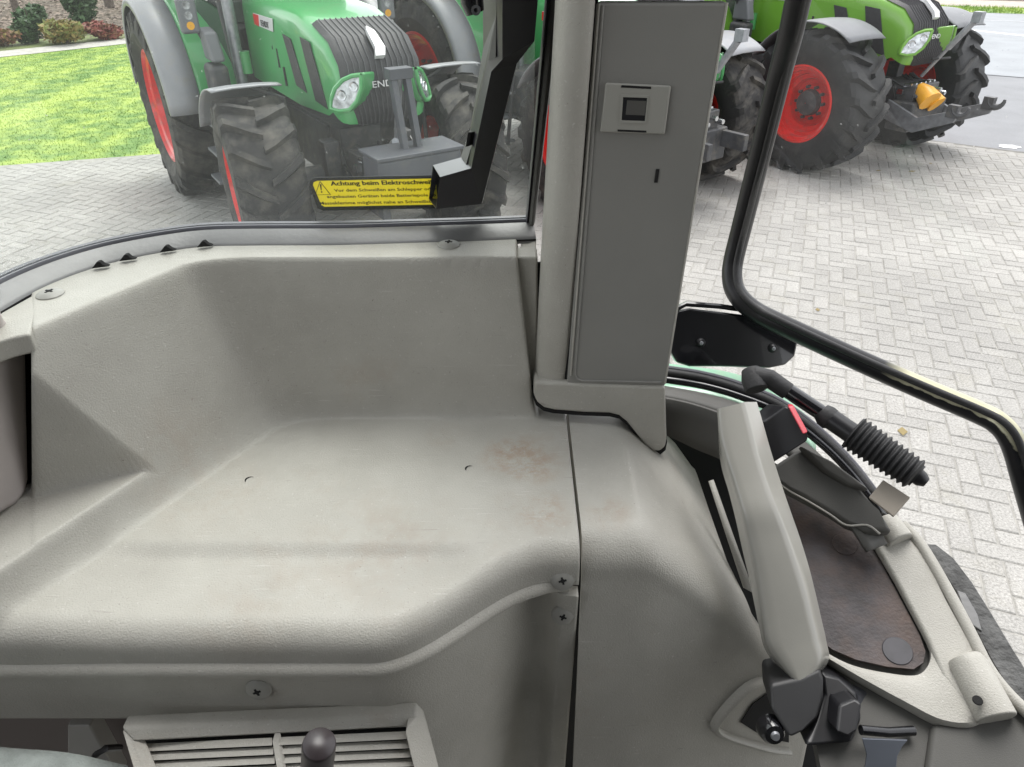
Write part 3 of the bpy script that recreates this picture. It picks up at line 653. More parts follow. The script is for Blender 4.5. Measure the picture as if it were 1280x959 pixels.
        MB().prism([Vector((x0 + .03, s * .78, 1.56)), Vector((x0 + .33, s * .78, 1.56)), Vector((x0 + .27, s * .80, 1.82)), Vector((x0 + .06, s * .80, 1.85))], (0, s * .13, 0)).build('step_shroud', M_FDK, root, bevel=.03)
        ml = MB(); ml.tube([(x0 + .1, s * .9, 1.75), (x0 + .08, s * 1.05, 2.1)], .025, 8); ml.build('lamp_arm', M_CHAS, root)
        lm = MB(); lm.box((x0 + .12, s * 1.0, 1.95), (.09, .17, .30)); L_ = lm.build('side_lamp', M_FDK, root, bevel=.03)
        for k in range(3): MB().lathe([(.003, 0), (.035, 0), (.038, .012)], 14, c=(x0 + .166, s * 1.0, 1.87 + k * .085), M=Matrix.Rotation(R(90), 3, 'Z')).build('lamp_lens', M_LENS if k else M_YEL, L_)
    MB().tube([(1.25, -.62, 1.2), (1.25, -.62, 2.6)], .055, 12).build('exhaust', M_STEEL, root)
    tk = MB(); tk.tube([(1.3, -.56, 1.42), (1.3, -.56, 1.62)], .05, 12); tk.build('filter_bowl', M_GRN, root)
    # hoses and fittings round the nose
    hs_ = MB()
    for k in range(9):
        y = random.uniform(-.38, .38); hs_.tube([(nx - .25, y, 1.06), (nx - .12 + random.uniform(0, .1), y + random.uniform(-.08, .08), .98), (nx - .08, y + random.uniform(-.1, .1), .82)], .014, 6)
    hs_.build('hydraulic_hose', M_BLK, root)
    cp = MB()
    for k in range(6): cp.tube([(nx - .02, -.28 + k * .1, 1.0), (nx + .07, -.28 + k * .1, 1.01)], .022, 8)
    for k in range(5): cp.box((nx - .04, -.3 + k * .14, .93), (.07, .05, .06))
    cp.build('coupling', M_CHR, root)
    # linkage
    if variant in ('a', 'b'):
        fl = MB()
        for s in (-1, 1): fl.box((nx + .2, s * .30, .72), (.62, .07, .17)); 
        fl.build('link_arm', M_CHAS, root, bevel=.01, seg=2)
    if variant == 'a':
        wt = MB(); wt.box((nx + .42, 0, .95), (.34, .74, .38)); wt.build('ballast_block', M_WT, root, bevel=.035)
        wl = MB(); wl.box((nx + .42, 0, 1.15), (.38, .77, .03)); wl.build('ballast_cover', M_WT, root, bevel=.01)
        lk = MB()
        for s in (-1, 1): lk.box(((nx + .36), s * .06, 1.40), (.075, .05, .60), Matrix.Rotation(R(-14), 3, 'Y'))
        lk.box((nx + .29, 0, 1.70), (.11, .20, .08)); lk.build('mast', M_WT, root, bevel=.006, seg=2)
        tl = MB(); tl.tube([(nx + .0, .05, 1.00), (nx + .30, .0, 1.68)], .028, 8); tl.tube([(nx - .02, .0, 1.05), (nx + .12, .0, 1.14)], .035, 8); tl.build('top_link', M_STEEL, root)
    if variant in ('b', 'c'):
        for s in ((-1, 1) if variant == 'c' else ()):
            arm = MB(); pts = [(nx - .12, .62), (nx + .30, .52), (nx + .74, .72), (nx + .78, .82), (nx + .68, .84), (nx + .31, .70), (nx - .10, .84)]
            arm.prism([Vector((x, s * .40 - .02, z)) for x, z in pts], (0, .045, 0)); am = arm.build('lower_link', M_LINK if variant == 'c' else M_WT, root, bevel=.006, seg=2)
            hk = MB(); arc = [(nx + .72 + .085 * math.cos(a) + .06, s * .40, .86 + .085 * math.sin(a) + .03) for a in [R(q_) for q_ in range(-190, 30, 20)]]
            hk.tube([Vector(p_) for p_ in arc], [.045] * 5 + [.04, .034, .03, .026, .022, .016][:len(arc) - 5], 8); hk.box((nx + .70, s * .40, .84), (.12, .08, .14)); hk.build('hook', M_CHAS, am)
        tl = MB(); tl.tube([(nx + .0, 0, 1.08), (nx + .22, .0, 1.42)], .022, 8); tl.tube([(nx + .22, 0, 1.42), (nx + .42, .0, 1.72)], .036, 8); tl.box((nx + .45, 0, 1.77), (.10, .09, .11)); tl.build('top_link', M_STEEL, root)
        MB().tube([(nx + .12, -.10, 1.30), (nx + .2, .16, 1.30)], .014, 6).build('link_handle', M_BLK, root)
        bp = MB(); bp.box((nx + .06, 0, .66), (.30, .74, .34)); bp.build('linkage_frame', M_CHAS, root, bevel=.02)
        fit = MB()
        for k in range(5): fit.tube([(nx + .12, -.26 + k * .12, .90 + (k % 2) * .05), (nx + .24, -.26 + k * .12, .90 + (k % 2) * .05)], .026, 8)
        fit.build('fitting', M_CHR, root)
    if variant == 'c':
        ya = MB(); ya.tube([(nx + .10, -.16, .98), (nx + .20, -.18, .93), (nx + .30, -.20, .86)], [.07, .11, .13], 12)
        ya.tube([(nx + .12, .0, .90), (nx + .22, -.02, .86), (nx + .30, -.02, .80)], [.07, .10, .11], 12); ya.build('shaft_guard', M_YEL, root)
    return root

hA = Vector((.545, -.838, 0)).normalized(); rA = Vector((hA.y, -hA.x, 0))
TA = tractor('parked_tractor', 'green tractor with grey ballast block on its nose, beside the lawn', (-2.86, 8.98), hA, M_GRN, M_TYRE, (.75, .55, .40), (.98, .66, .56), 2.72, (.96, .98), 'a', steer=R(-7))
hB = Vector((.62, -.785, 0)).normalized()
TB = tractor('parked_tractor', 'middle tractor mostly hidden behind the cab pillar', (-.20, 10.55), hB, M_GRN, M_TYRE, (.78, .58, .40), (.98, .66, .56), 2.80, (1.0, 1.0), 'b')
hC = Vector((.56, -.83, 0)).normalized()
TC = tractor('parked_tractor', 'bright green tractor with yellow shaft guard in its front linkage, next to the road', (3.06, 12.34), hC, M_GRNC, M_TYREC, (.83, .66, .43), (1.03, .71, .56), 2.9, (1.12, 1.05), 'c', 1.05)
# ------------------------------------------------------------------ the cab the photograph is taken from
CAB = empty('tractor_cab', (0, .3, 1.35), 'worn light grey interior trim and window of the tractor cab filling the foreground', 'tractor cab', world=True)
CZ = CAMH
def smin(a, b, k):
    h = np.clip(.5 + .5 * (b - a) / k, 0, 1); return b * (1 - h) + a * h - k * h * (1 - h)
def smax(a, b, k): return -smin(-a, -b, k)
def plane3(p1, p2, p3):
    n = (p2 - p1).cross(p3 - p1); return lambda x, y: p1.z - CZ - (n.x * (x - p1.x) + n.y * (y - p1.y)) / n.z
def Yf(x): return .381 + .091 * sm(x, -.122, .040)
Fz = -.500
LN = ray(39, 425).cross(ray(40, 612))
lw2 = plane3(atH(38, 425, .31), atH(194, 586, .468), atH(45, 622, .470))
def Hc(x, y):
    x = np.asarray(x, float); y = np.asarray(y, float)
    led = .006 * sm(y, .468, .490) * sm(x, -.42, -.33) * (1 - sm(x, -.07, .0))
    floor = Fz + led - .006 + .006 * (1 - sm(x, -.42, -.33) * (1 - sm(x, -.07, .0))) + .010 * sm(y, .60, .70) * 0
    back = -.5 + (y - .692) * 6.2
    LW1 = -.31 - 2.6 * ((x + .435) * .86 - (y - .559) * .5)
    plat = -.468 + .02 * (x + .40)
    left = smin(LW1, smax(plat, lw2(x, y), .006), .010)
    walls = smax(back, left, .16)
    blk = smin(walls, -.31 - 9 * (x - .006), .03)
    h = smax(floor, blk, .035)
    h = smin(h, -.309 + .0 * x, .012)
    h = smin(h, smax(plat, -(LN.x * x + LN.y * y) / LN.z, .004), .004)
    d = y - Yf(x); Rr = .026
    fall = np.where(d > Rr, 0, np.where(d > 0, -(Rr - np.sqrt(np.maximum(0, Rr * Rr - (Rr - np.clip(d, 0, Rr)) ** 2))), -Rr + d * 7))
    return h + fall
def grid_from(H, xs, ss, yfn, name, mtl, zmin=None):
    X = np.repeat(xs[:, None], len(ss), 1); Y = yfn(X) + ss[None, :]; Z = H(X, Y)
    if zmin is not None: Z = np.maximum(Z, zmin)
    V = np.stack([X, Y, Z + CZ], -1).reshape(-1, 3); k = len(ss); i, j = np.meshgrid(np.arange(len(xs) - 1), np.arange(k - 1), indexing='ij')
    a = (i * k + j).ravel(); F = np.stack([a, a + k, a + k + 1, a + 1], -1)
    l = np.array(list(CAB['wl'])); me = bpy.data.meshes.new(name); me.from_pydata((V - l).tolist(), [], F.tolist()); me.shade_smooth(); me.materials.append(mtl)
    o = bpy.data.objects.new(name, me); COL.objects.link(o); o.parent = CAB; o['wl'] = CAB['wl']; return o
SEAM = .0665
xs = np.concatenate([np.arange(-.62, -.30, .0018), np.arange(-.30, -.02, .0032), np.arange(-.02, .022, .0012), np.linspace(.022, SEAM - .0016, 16)])
ss = np.concatenate([np.linspace(-.0022, -.0002, 4), np.linspace(.0006, .04, 26), np.arange(.042, .47, .0022)])
# clip at the sill's rear edge (the curved window line)
WIN = [atH(x, y, .31) for x, y in ((-130, 470), (-40, 414), (0, 391), (40, 368), (80, 350), (125, 334.5), (165, 324.5), (210, 316), (256, 310), (320, 308.5), (420, 308), (520, 305), (600, 302.5), (670, 299.5))]
wx = np.array([p.x for p in WIN]); wy = np.array([p.y for p in WIN])
def winy(x): return np.interp(x, wx, wy)
def build_console():
    X = np.repeat(xs[:, None], len(ss), 1); Y = Yf(X) + ss[None, :]; lim = np.minimum(winy(X), .812) + .004
    Y = np.minimum(Y, np.where(X > .008, .74, lim)); Z = Hc(X, Y)
    V = np.stack([X, Y, Z + CZ], -1).reshape(-1, 3); k = len(ss); i, j = np.meshgrid(np.arange(len(xs) - 1), np.arange(k - 1), indexing='ij')
    a = (i * k + j).ravel(); F = np.stack([a, a + k, a + k + 1, a + 1], -1)
    l = np.array(list(CAB['wl'])); me = bpy.data.meshes.new('shelf_moulding'); me.from_pydata((V - l).tolist(), [], F.tolist()); me.shade_smooth(); me.materials.append(M_PL)
    o = bpy.data.objects.new('shelf_moulding', me); COL.objects.link(o); o.parent = CAB; o['wl'] = CAB['wl']
    d = o.modifiers.new('solid', 'SOLIDIFY'); d.thickness = .003; d.offset = -1
    return o
build_console()
def hitH(px, py, H):
    r = ray(px, py); t = .3; p = None
    while t < 1.6:
        p = r * t
        if p.z < float(H(p.x, p.y)): break
        t += .0008
    e = .002; nx_ = -(float(H(p.x + e, p.y)) - float(H(p.x - e, p.y))) / (2 * e); ny_ = -(float(H(p.x, p.y + e)) - float(H(p.x, p.y - e))) / (2 * e)
    return Vector((p.x, p.y, p.z + CZ)), Vector((nx_, ny_, 1)).normalized()

# bead along the front edge and the lower fascia
ZB = -.541
fx = np.concatenate([np.arange(-.62, .058, .006), [.0555]])
rows = []
prof = [(0, .004), (-.004, .0015), (-.0068, -.003), (-.0075, -.007), (-.0055, -.0105), (-.001, -.012), (.004, -.012)]
for x in fx:
    slope = (float(Yf(x + .002)) - float(Yf(x - .002))) / .004; nr = Vector((slope, -1)).normalized()
    f = 1 - float(sm(x, .022, .045)) * .55
    rows.append([Vector((x - nr.x * a * f, float(Yf(x)) - nr.y * a * f * 1.0, CZ + ZB + b)) for a, b in prof])
MB().sheet(rows).build('front_bead', M_PL, CAB, angle=80)
def low_bottom(x):
    return np.where(x < -.357, -.628, np.where(x < -.338, -.628 - (x + .357) / .019 * .10, -.98))
rows = []
for x in np.arange(-.62, .0652, .0025):
    xb = min(float(x), .0650); yf = float(Yf(xb)) + .0035 - .010 * float(sm(xb, .030, .05)) + .028 * math.exp(-((xb - .012) / .028) ** 2) * .5
    zl = float(low_bottom(np.array(xb))); row = []
    for t in np.linspace(0, 1, 26):
        z = -.5535 + (zl + .5535) * t; dy = .022 * float(sm(-z, .60, .80)) * 0
        row.append(Vector((xb, yf + dy + (.012 * max(0, -z - .56)), CZ + z)))
    row.insert(0, row[0] + Vector((0, .012, .0015))); rows.append(row)
MB().sheet(rows).build('lower_fascia', M_PL, CAB, solid=.003, offset=-1, angle=50)
def fas(px, py, off=0):        # a point on the lower fascia under a pixel
    r = ray(px, py); t = .3
    while t < 1.4:
        p = r * t; yf = float(Yf(p.x)) + .0035 + .012 * max(0, -p.z - .56)
        if p.y > yf - off: break
        t += .0005
    return Vector((p.x, p.y, p.z + CZ))
# dark space behind the cut-out with a cable and light bracket
bx = MB(); bx.box((-.50, .47, CZ - .74), (.52, .02, .38)); bx.box((-.42, .445, CZ - .600), (.30, .08, .006)); bx.build('cavity_wall', mat('cavity_brown', (.22, .19, .18), .8), CAB)
p = atY(30, 912, .40); q_ = atY(108, 912, .40)
MB().prism([atY(84, 908, .41), atY(112, 908, .41), atY(150, 975, .41), atY(84, 975, .41)], (0, .02, 0)).build('cavity_bracket', mat('pale_bracket', (.40, .39, .37), .5, var=.1), CAB, bevel=.002)
MB().tube([atY(112, 975, .40), atY(114, 955, .395), atY(120, 944, .392), atY(132, 936, .395), atY(150, 935, .41)], .0035, 8).build('cable', M_BLK, CAB)
tag(MB().sheet([[atY(-60 + 220 * j / 14, 922 + 34 * (j / 14) + 60 * (i / 5) + 3 * math.sin(j * .5), .33 - .05 * i / 5 + .002 * math.sin(i + j * .6)) for j in range(15)] for i in range(6)]).build('fabric_cloth', mat('grey_green_fabric', (.20, .22, .21), .95, var=.2, vscale=60, bump=1, bscale=600), smooth=True, solid=.006), 'grey-green fabric edge in the bottom left corner', 'fabric')

# screws
def screw(px=None, py=None, P=None, N_=None, r=.0125, dark=False):
    M = N_.to_track_quat('Z', 'Y').to_matrix()
    s = MB().lathe([(.0001, .0042), (r * .35, .0040), (r * .7, .0030), (r * .93, .0014), (r, -.001)], 36, c=P, M=M, axis='z').build('screw_cap', M_SCR, CAB)
    a = random.uniform(0, 1.5); c = MB()
    for k in range(2): c.box(P + N_ * .0041, (r * .62, r * .16, .0008), M @ Matrix.Rotation(a + k * math.pi / 2, 3, 'Z'))
    c.lathe([(.0001, .0047), (r * .17, .0046), (r * .19, .003)], 12, c=P, M=M, axis='z')
    c.build('cross_slot', M_VOID, s, smooth=False); return s
M_SCR = mat('screw_cap_plastic', (.30, .295, .27), .45, var=.1, vscale=60)
for (px, py) in ((63, 369), (561, 307)):
    P, N_ = hitH(px, py, Hc); screw(P=P, N_=N_, r=.0135)
P, N_ = hitH(703, 725, Hc); N_ = Vector((0, -.93, .37)).normalized(); P = Vector((P.x, P.y, P.z)); screw(P=P - N_ * .001, N_=N_, r=.0125)
for (px, py) in ((703, 763), (323, 862)):
    P = fas(px, py, .002); N_ = Vector((0, -.96, .25)).normalized(); screw(P=P - Vector((0, .006 if px > 600 else 0, 0)), N_=N_, r=.0118)
# moulded crescents in the shelf floor
for (px, py) in ((311, 601), (586, 587)):
    P, N_ = hitH(px, py, Hc); c = MB()
    pts = [P + Vector((-.0050 * math.cos(a) + .0015, .0050 * math.sin(a), .0006)) for a in [R(v) for v in range(-35, 120, 15)]]
    c.tube(pts, [.0002, .0005, .0007, .0009, .0010, .0009, .0008, .0006, .0005, .0003, .0002], 6, squash=.5)
    c.build('clip_hole', M_VOID, CAB)

# ventilation grille in the lower fascia
def fp(px, py, off): return fas(px, py, off + max(0, py - 885) * .00055)
out = [(150, 911), (520, 894), (530, 900), (556, 1010), (185, 1030)]
inn = [(172, 936), (506, 919), (524, 1010), (196, 1030)]
fr = MB(); O = [fp(x, y, .012) for x, y in out]; 
bars = [[(150, 911), (520, 894), (526, 910), (166, 929)], [(150, 911), (172, 935), (212, 1030), (185, 1030)], [(520, 894), (528, 902), (560, 1010), (530, 1010), (505, 917)]]
for b_ in bars[:1]: fr.prism([fp(x, y, .013) for x, y in b_], (0, .014, 0))
fr.build('vent_frame', M_PL, CAB, bevel=.003)
MB().prism([fp(x, y, .0125) for x, y in ((152, 914), (168, 928), (210, 1030), (186, 1030))], (0, .0135, 0)).build('vent_frame', M_PL, CAB, bevel=.002)
MB().prism([fp(x, y, .0125) for x, y in ((506, 917), (521, 897), (528, 905), (556, 1010), (529, 1010))], (0, .0135, 0)).build('vent_frame', M_PL, CAB, bevel=.002)
MB().prism([fp(x, y, .0095) for x, y in ((340, 927), (348, 927), (362, 1015), (354, 1015))], (0, .008, 0)).build('vent_divider', M_PL, CAB, bevel=.0008)
MB().prism([fp(x, y, .001) for x, y in ((166, 928), (510, 910), (532, 1010), (206, 1026))], (0, .0008, 0)).build('vent_shadow_box', M_VOID, CAB)
for k in range(8):
    y0 = 932 + k * 11.5
    for (xa, xb) in ((168 + k * 5, 340 + k * 1.6), (347 + k * 1.6, 512 + k * 3)):
        ya = y0 - (xa - 176) * .048; yb = y0 - (xb - 176) * .048
        A_, B_ = fp(xa, ya, .0075), fp(xb, yb, .0075); C_, D_ = fp(xb, yb + 8.6, .0095), fp(xa, ya + 8.6, .0095)
        MB().prism([A_, B_, C_, D_], (0, .0012, .0002)).build('vent_slat', M_PL, CAB, bevel=.0004, seg=1)
# lever end in front of the vent
lv_ = MB(); A_ = atY(392, 1010, .318); B_ = atY(399, 930, .300); ax_ = (B_ - A_).normalized()
lv_.tube([A_, B_ - ax_ * .004, B_ - ax_ * .001, B_], [.0128, .0128, .0124, .0118], 28)
lvo = lv_.build('lever', mat('lever_grip_brown', (.035, .028, .030), .35, var=.1, vscale=30), angle=60)
tag(lvo, 'dark brown-grey round lever end standing in front of the vent slats', 'lever')

# right moulding beyond the seam: plateau, rounded brow and dark flank
def Hr(x, y):
    x = np.asarray(x, float); y = np.asarray(y, float)
    plat = -.500 + 0 * x
    edge = .133 + 0 * y            # where the plateau breaks to the right
    s = -.500 - .80 * (x - edge) - .6 * np.maximum(0, x - .18) ** 1.3
    top = smin(plat, s, .010)
    ridge = .0025 * np.exp(-((x - edge + .004) / .007) ** 2) * sm(y, .50, .56) * (1 - sm(y, .60, .66))
    yf2 = .478 + .12 * sm(x, .13, .30) * 0
    d = y - yf2; Rr = .040
    fall = np.where(d > Rr, 0, np.where(d > 0, -(Rr - np.sqrt(np.maximum(0, Rr * Rr - (Rr - np.clip(d, 0, Rr)) ** 2))), -Rr + d * 5.0))
    cut = -.62 - 5 * (x - .40)
    return top + ridge + fall
def right_edge(y):   # flank boundary in plan, from the photograph's edge line
    return edge_interp(y)
EP = []
for (px, py) in ((826, 500), (848, 545), (868, 592), (884, 640), (905, 700), (935, 765), (975, 840), (1010, 900)):
    P, _ = hitH(px, py, Hr); EP.append((P.y, P.x))
EP.sort(); ey = np.array([e[0] for e in EP]); ex = np.array([e[1] for e in EP])
rows = []
ys = np.concatenate([np.linspace(.395, .478, 46), np.linspace(.4785, .54, 34), np.linspace(.542, .73, 60)])
for y in ys:
    xr = float(np.interp(y, ey, ex)); row = []
    for t in np.linspace(0, 1, 70):
        x = SEAM + .0016 + (xr - SEAM - .0016) * t; row.append(Vector((x, y, CZ + float(Hr(x, y)))))
    l_ = row[-1]; row.append(l_ + Vector((.004, 0, -.003))); row.append(l_ + Vector((.006, 0, -.012))); row.append(l_ + Vector((.006, 0, -.10)))
    row.insert(0, row[0] + Vector((0, 0, -.02))); row.insert(1, row[1] + Vector((-.0, 0, -.0018)))
    rows.append(row)
MB().sheet(rows).build('side_moulding', M_PL, CAB, angle=70)
# dark gap behind the seam
MB().box((SEAM - .01, .63, CZ - .535), (.09, .22, .004)).build('seam_backing', M_VOID, CAB)
MB().box((SEAM + .01, .535, CZ - .80), (.07, .002, .54)).build('seam_backing', M_VOID, CAB)

# window: rubber seal, trim strip, glass, sticker
wc = [Vector((x, float(y), 0)) for x, y in zip(wx, wy)]
def sweep(path, profile, name, m, parent, **kw):   # profile (outwards, up)
    rows = []
    for i, p in enumerate(path):
        t = (path[min(i + 1, len(path) - 1)] - path[max(i - 1, 0)]).normalized(); nr = Vector((-t.y, t.x, 0))
        rows.append([p + nr * a + Vector((0, 0, CZ + b)) for a, b in profile])
    return MB().sheet(rows).build(name, m, parent, **kw)
def dens(path, n=6):
    out = []
    P_ = [path[0] * 2 - path[1]] + path + [path[-1] * 2 - path[-2]]
    for i in range(1, len(P_) - 2):
        for k in range(n):
            t = k / n; a, b, c, d = P_[i - 1:i + 3]
            out.append(.5 * ((2 * b) + (c - a) * t + (2 * a - 5 * b + 4 * c - d) * t * t + (3 * b - a - 3 * c + d) * t ** 3))
    out.append(path[-1]); return out
wcd = dens(wc)
sweep(wcd, [(-.002, -.314), (.000, -.3085), (.003, -.3065), (.015, -.3000), (.022, -.2975), (.024, -.30)], 'window_trim', M_TRIM, CAB, angle=60)
sweep(wcd, [(.0235, -.312), (.0235, -.2965), (.025, -.2945), (.0275, -.2945), (.0285, -.298), (.0305, -.298), (.0315, -.2945), (.035, -.2935), (.037, -.296), (.037, -.33)], 'window_seal', M_GREYR, CAB, angle=50)
sweep(wcd, [(-.0015, -.3115), (-.0012, -.3095), (.0002, -.3095), (.0008, -.312)], 'trim_gap', M_VOID, CAB)
M_GLS = glassmat('dusty_window_glass', (.98, 1.0, .985), .024)
gp_ = [p for p in wcd]; rows = []
for i, p in enumerate(gp_):
    t = (gp_[min(i + 1, len(gp_) - 1)] - gp_[max(i - 1, 0)]).normalized(); nr = Vector((-t.y, t.x, 0))
    rows.append([p + nr * (.031 + .03 * v_) + Vector((0, 0, CZ - .302 + .85 * v_)) for v_ in np.linspace(0, 1, 6)])
MB().sheet(rows).build('window_glass', M_GLS, CAB, solid=.004)
# dark notches between trim and sill
for (px, py) in ((126, 331), (160, 322), (210, 311), (256, 305)):
    p = atH(px, py + 3.5, .307); n_ = MB(); w_ = .0066
    pr = [p + Vector((w_ * u, w_ * .35 * u * 1.0, z)) for u, z in ((-1.1, 0), (-.5, .004), (-.15, .0066), (.25, .0066), (.6, .003), (1.3, 0))]
    n_.prism([v + Vector((0, -.003, .0004)) for v in pr], (0, .006, 0)); n_.build('seal_clip', M_VOID, CAB, smooth=True, bevel=.0008, seg=2)
# upright window frame at the right end of the pane
def vpost(pts_top, pts_bot, name, m, parent=CAB, **kw):
    rows = []
    for i in range(len(pts_top)): rows.append([pts_top[i] * (1 - t) + pts_bot[i] * t for t in np.linspace(0, 1, 8)])
    return MB().sheet(rows).build(name, m, parent, **kw)
def colm(pairs, top=.62, bot=-.30):   # (px at y=0, px at y=285, depth)
    T, B_ = [], []
    for (xt, xb, d) in pairs:
        a = atY(xt, 0, d); b = atY(xb, 285, d); k = (b - a) / (b.z - a.z)
        T.append(a + k * (CZ + top - a.z)); B_.append(a + k * (CZ + bot - a.z))
    return T, B_
T, B_ = colm([(681, 656, .815), (681, 656.5, .802), (684, 658, .798), (686, 659.5, .800), (687, 660, .804)]); vpost(T, B_, 'pane_seal', M_GREYR, angle=40)
T, B_ = colm([(687, 660, .804), (689, 661, .796), (694, 664, .793), (699, 667, .796), (701, 668, .81)]); vpost(T, B_, 'window_post', M_PLD, angle=40)

# pillar: rounded post, foot and removable cover with a socket plate
def pcol(pairs, top=.62, bot=-.455):  # (px at y=0, px at y=480, depth)
    T, B_ = [], []
    for (xt, xb, d) in pairs:
        a = atY(xt, 0, d); b = atY(xb, 480, d); k = (b - a) / (b.z - a.z)
        T.append(a + k * (CZ + top - a.z)); B_.append(a + k * (CZ + bot - a.z))
    return T, B_
T, B_ = pcol([(694, 668, .80), (694, 667, .735), (696, 668, .712), (702, 673, .700), (712, 682, .693), (726, 694, .689), (738, 704, .689), (743, 708.5, .692), (744, 709.5, .70), (744.5, 710, .73)])
vpost(T, B_, 'pillar_post', M_PL, angle=60)
CN = Vector((-.16, -.98, .05)).normalized(); CP0 = atY(708, 480, .683)
def cv(px, py, off=0): return onP(px, py, CP0 + CN * off, CN)
k_ = lambda xt, yt, xb, yb, y: (xt + (xb - xt) * (y - yt) / (yb - yt))
def cov(xt, xb, y, yb=482): return (k_(xt, 0, xb, yb, y), y)
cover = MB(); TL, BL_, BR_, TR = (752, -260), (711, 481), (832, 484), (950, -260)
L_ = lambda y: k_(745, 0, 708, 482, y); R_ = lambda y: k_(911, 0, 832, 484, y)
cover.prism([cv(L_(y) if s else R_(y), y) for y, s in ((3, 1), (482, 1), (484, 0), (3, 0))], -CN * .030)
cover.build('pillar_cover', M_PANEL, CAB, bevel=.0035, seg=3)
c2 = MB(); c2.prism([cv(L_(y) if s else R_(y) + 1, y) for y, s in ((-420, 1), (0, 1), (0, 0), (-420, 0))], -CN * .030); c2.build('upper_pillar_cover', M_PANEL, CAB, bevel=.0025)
# raised rim lines of the cover
rim_ = MB()
for o1 in (0,): rim_.tube([cv(L_(y) + 9.5 + o1, y, .0005) for y in (7, 120, 240, 360, 468)] + [cv(L_(475) + 13, 474, .0005), cv(L_(476) + 19, 476.5, .0005), cv(R_(478) - 6, 478.5, .0005)], .0013, 8)
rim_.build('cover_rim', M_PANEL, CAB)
rim2 = MB(); rim2.tube([cv(L_(y) + 4.5, y, .0003) for y in (5, 120, 240, 360, 470)], .0010, 8); rim2.build('cover_rim', M_PL, CAB)
MB().tube([cv(R_(y) - 1.5, y, -.001) for y in (4, 240, 480)], .0012, 8).build('cover_edge_highlight', M_PL, CAB)  # pale strip painting the highlight on the cover's right edge
MB().prism([cv(L_(y) - 3 + dx, y, -.006) for y, dx in ((-10, 0), (489, 0), (489, 6), (-10, 6))], -CN * .004).build('cover_gap', M_VOID, CAB)
sp = MB(); sp.prism([cv(*q, .0038) for q in ((757, 104), (839, 108), (831, 169), (750, 166))], -CN * .0036); M_PLATE = mat('socket_plate_plastic', (.32, .315, .285), .5, var=.04)
plate = sp.build('socket_plate', M_PLATE, CAB, bevel=.0022)
def ring(o_, i_, off, th, nm, m, par):
    for a in range(4):
        b = (a + 1) % 4; MB().prism([cv(*o_[a], off), cv(*o_[b], off), cv(*i_[b], off), cv(*i_[a], off)], -CN * th).build(nm, m, par)
hole_o = [(776, 119), (811, 120), (808, 155), (774, 154)]; hole_i = [(779, 122), (809, 123), (806, 152), (777, 151)]
MB().prism([cv(*q, .0039) for q in hole_i], -CN * .0004).build('socket_hole', M_BLK, plate)
MB().prism([cv(*q, .0041) for q in ((784, 126), (808, 127), (806, 145), (782, 144))], -CN * .0004).build('socket_insert', M_PLD, plate)
ring(hole_o, hole_i, .0045, .0008, 'socket_rim', M_PLATE, plate)
for q in (((777, 107), (814, 109), (814, 112), (776, 110)), ((772, 162.5), (808, 164), (808, 166.5), (772, 165))): MB().prism([cv(*v, .0040) for v in q], -CN * .0006).build('plate_slot', M_VOID, plate)
MB().prism([cv(*v, .0006) for v in ((820, 212), (824.5, 212), (822, 229), (817.5, 229))], -CN * .001).build('cover_slot', M_VOID, CAB)

# foot of the pillar
foot = MB(); fo = [(668, 478), (667, 494), (671, 504), (680, 511), (693, 514), (730, 517), (762, 518), (774, 521), (784, 529), (795, 543), (806, 557), (816, 565), (825, 566), (832, 560), (834, 550), (833, 520), (832, 484)]
FP0 = atH(700, 514, .494) + Vector((0, -.004, 0))
foot_pts = [onP(x, y, CP0 + CN * (.002 + (max(0, y - 515) / 50) * .002), CN) for x, y in fo]
foot.prism(foot_pts, Vector((0, .045, 0))); foot.build('pillar_foot', M_PL, CAB, bevel=.006, seg=5)
MB().prism([onP(x + (0 if x > 700 else -1), y + 3.2, CP0 + CN * -.003, CN) for x, y in fo[1:-1]] , Vector((0, .03, 0))).build('foot_gasket', M_VOID, CAB)
# narrow base trim left of the post
T_ = [onP(x, y, (0, .708, 0), (0, 1, 0)) for x, y in ((654, 296), (668, 292), (670, 330), (670, 508), (664, 500), (652, 420), (646, 322))]
MB().prism([atY(654, 296, .80), atY(670, 292, .80), atY(670, 322, .735), atY(646, 322, .735)], (0, 0, -.008)).build('base_trim_top', M_PL, CAB, bevel=.002)
MB().prism([atY(646, 322, .732), atY(672, 322, .732), atY(672, 516, .714), atY(663, 506, .712), atY(655, 430, .722)], (0, .03, 0)).build('base_trim', M_PL, CAB, bevel=.003)
MB().prism([atY(640, 322, .752), atY(672, 322, .752), atY(672, 520, .73), atY(640, 520, .73)], (0, .002, 0)).build('base_gap', M_VOID, CAB)
MB().box((.035, .77, CZ - .455), (.07, .004, .24)).build('base_gap', M_VOID, CAB)

# corner post at far left
Pa, Pb = atH(0, 643, .467), atH(38, 612, .467); pdv = (Pb - Pa).normalized(); PN = Vector((pdv.y, -pdv.x, 0))
cp_ = MB(); op = [(-70, 330), (-6, 366), (4, 384), (12, 404), (33, 411), (37, 428), (40, 600), (36, 618), (22, 634), (0, 646), (-70, 664)]
cp_.prism([onP(x, y, Pa, PN) for x, y in op], -PN * .04); cp_.build('corner_post', M_POST, CAB, bevel=.009, seg=6)
MB().prism([onP(x, y, Pa - PN * .012, PN) for x, y in ((24, 414), (46, 418), (48, 622), (30, 632))], -PN * .012).build('corner_gap', M_VOID, CAB)

MB().prism([atH(x, y, .309) for x, y in ((-40, 418), (-6, 396), (2, 390.5), (42, 368), (46, 390), (37, 418), (20, 421), (8, 424), (-40, 440))], (0, 0, -.02)).build('sill_end', M_PL, CAB, bevel=.003)

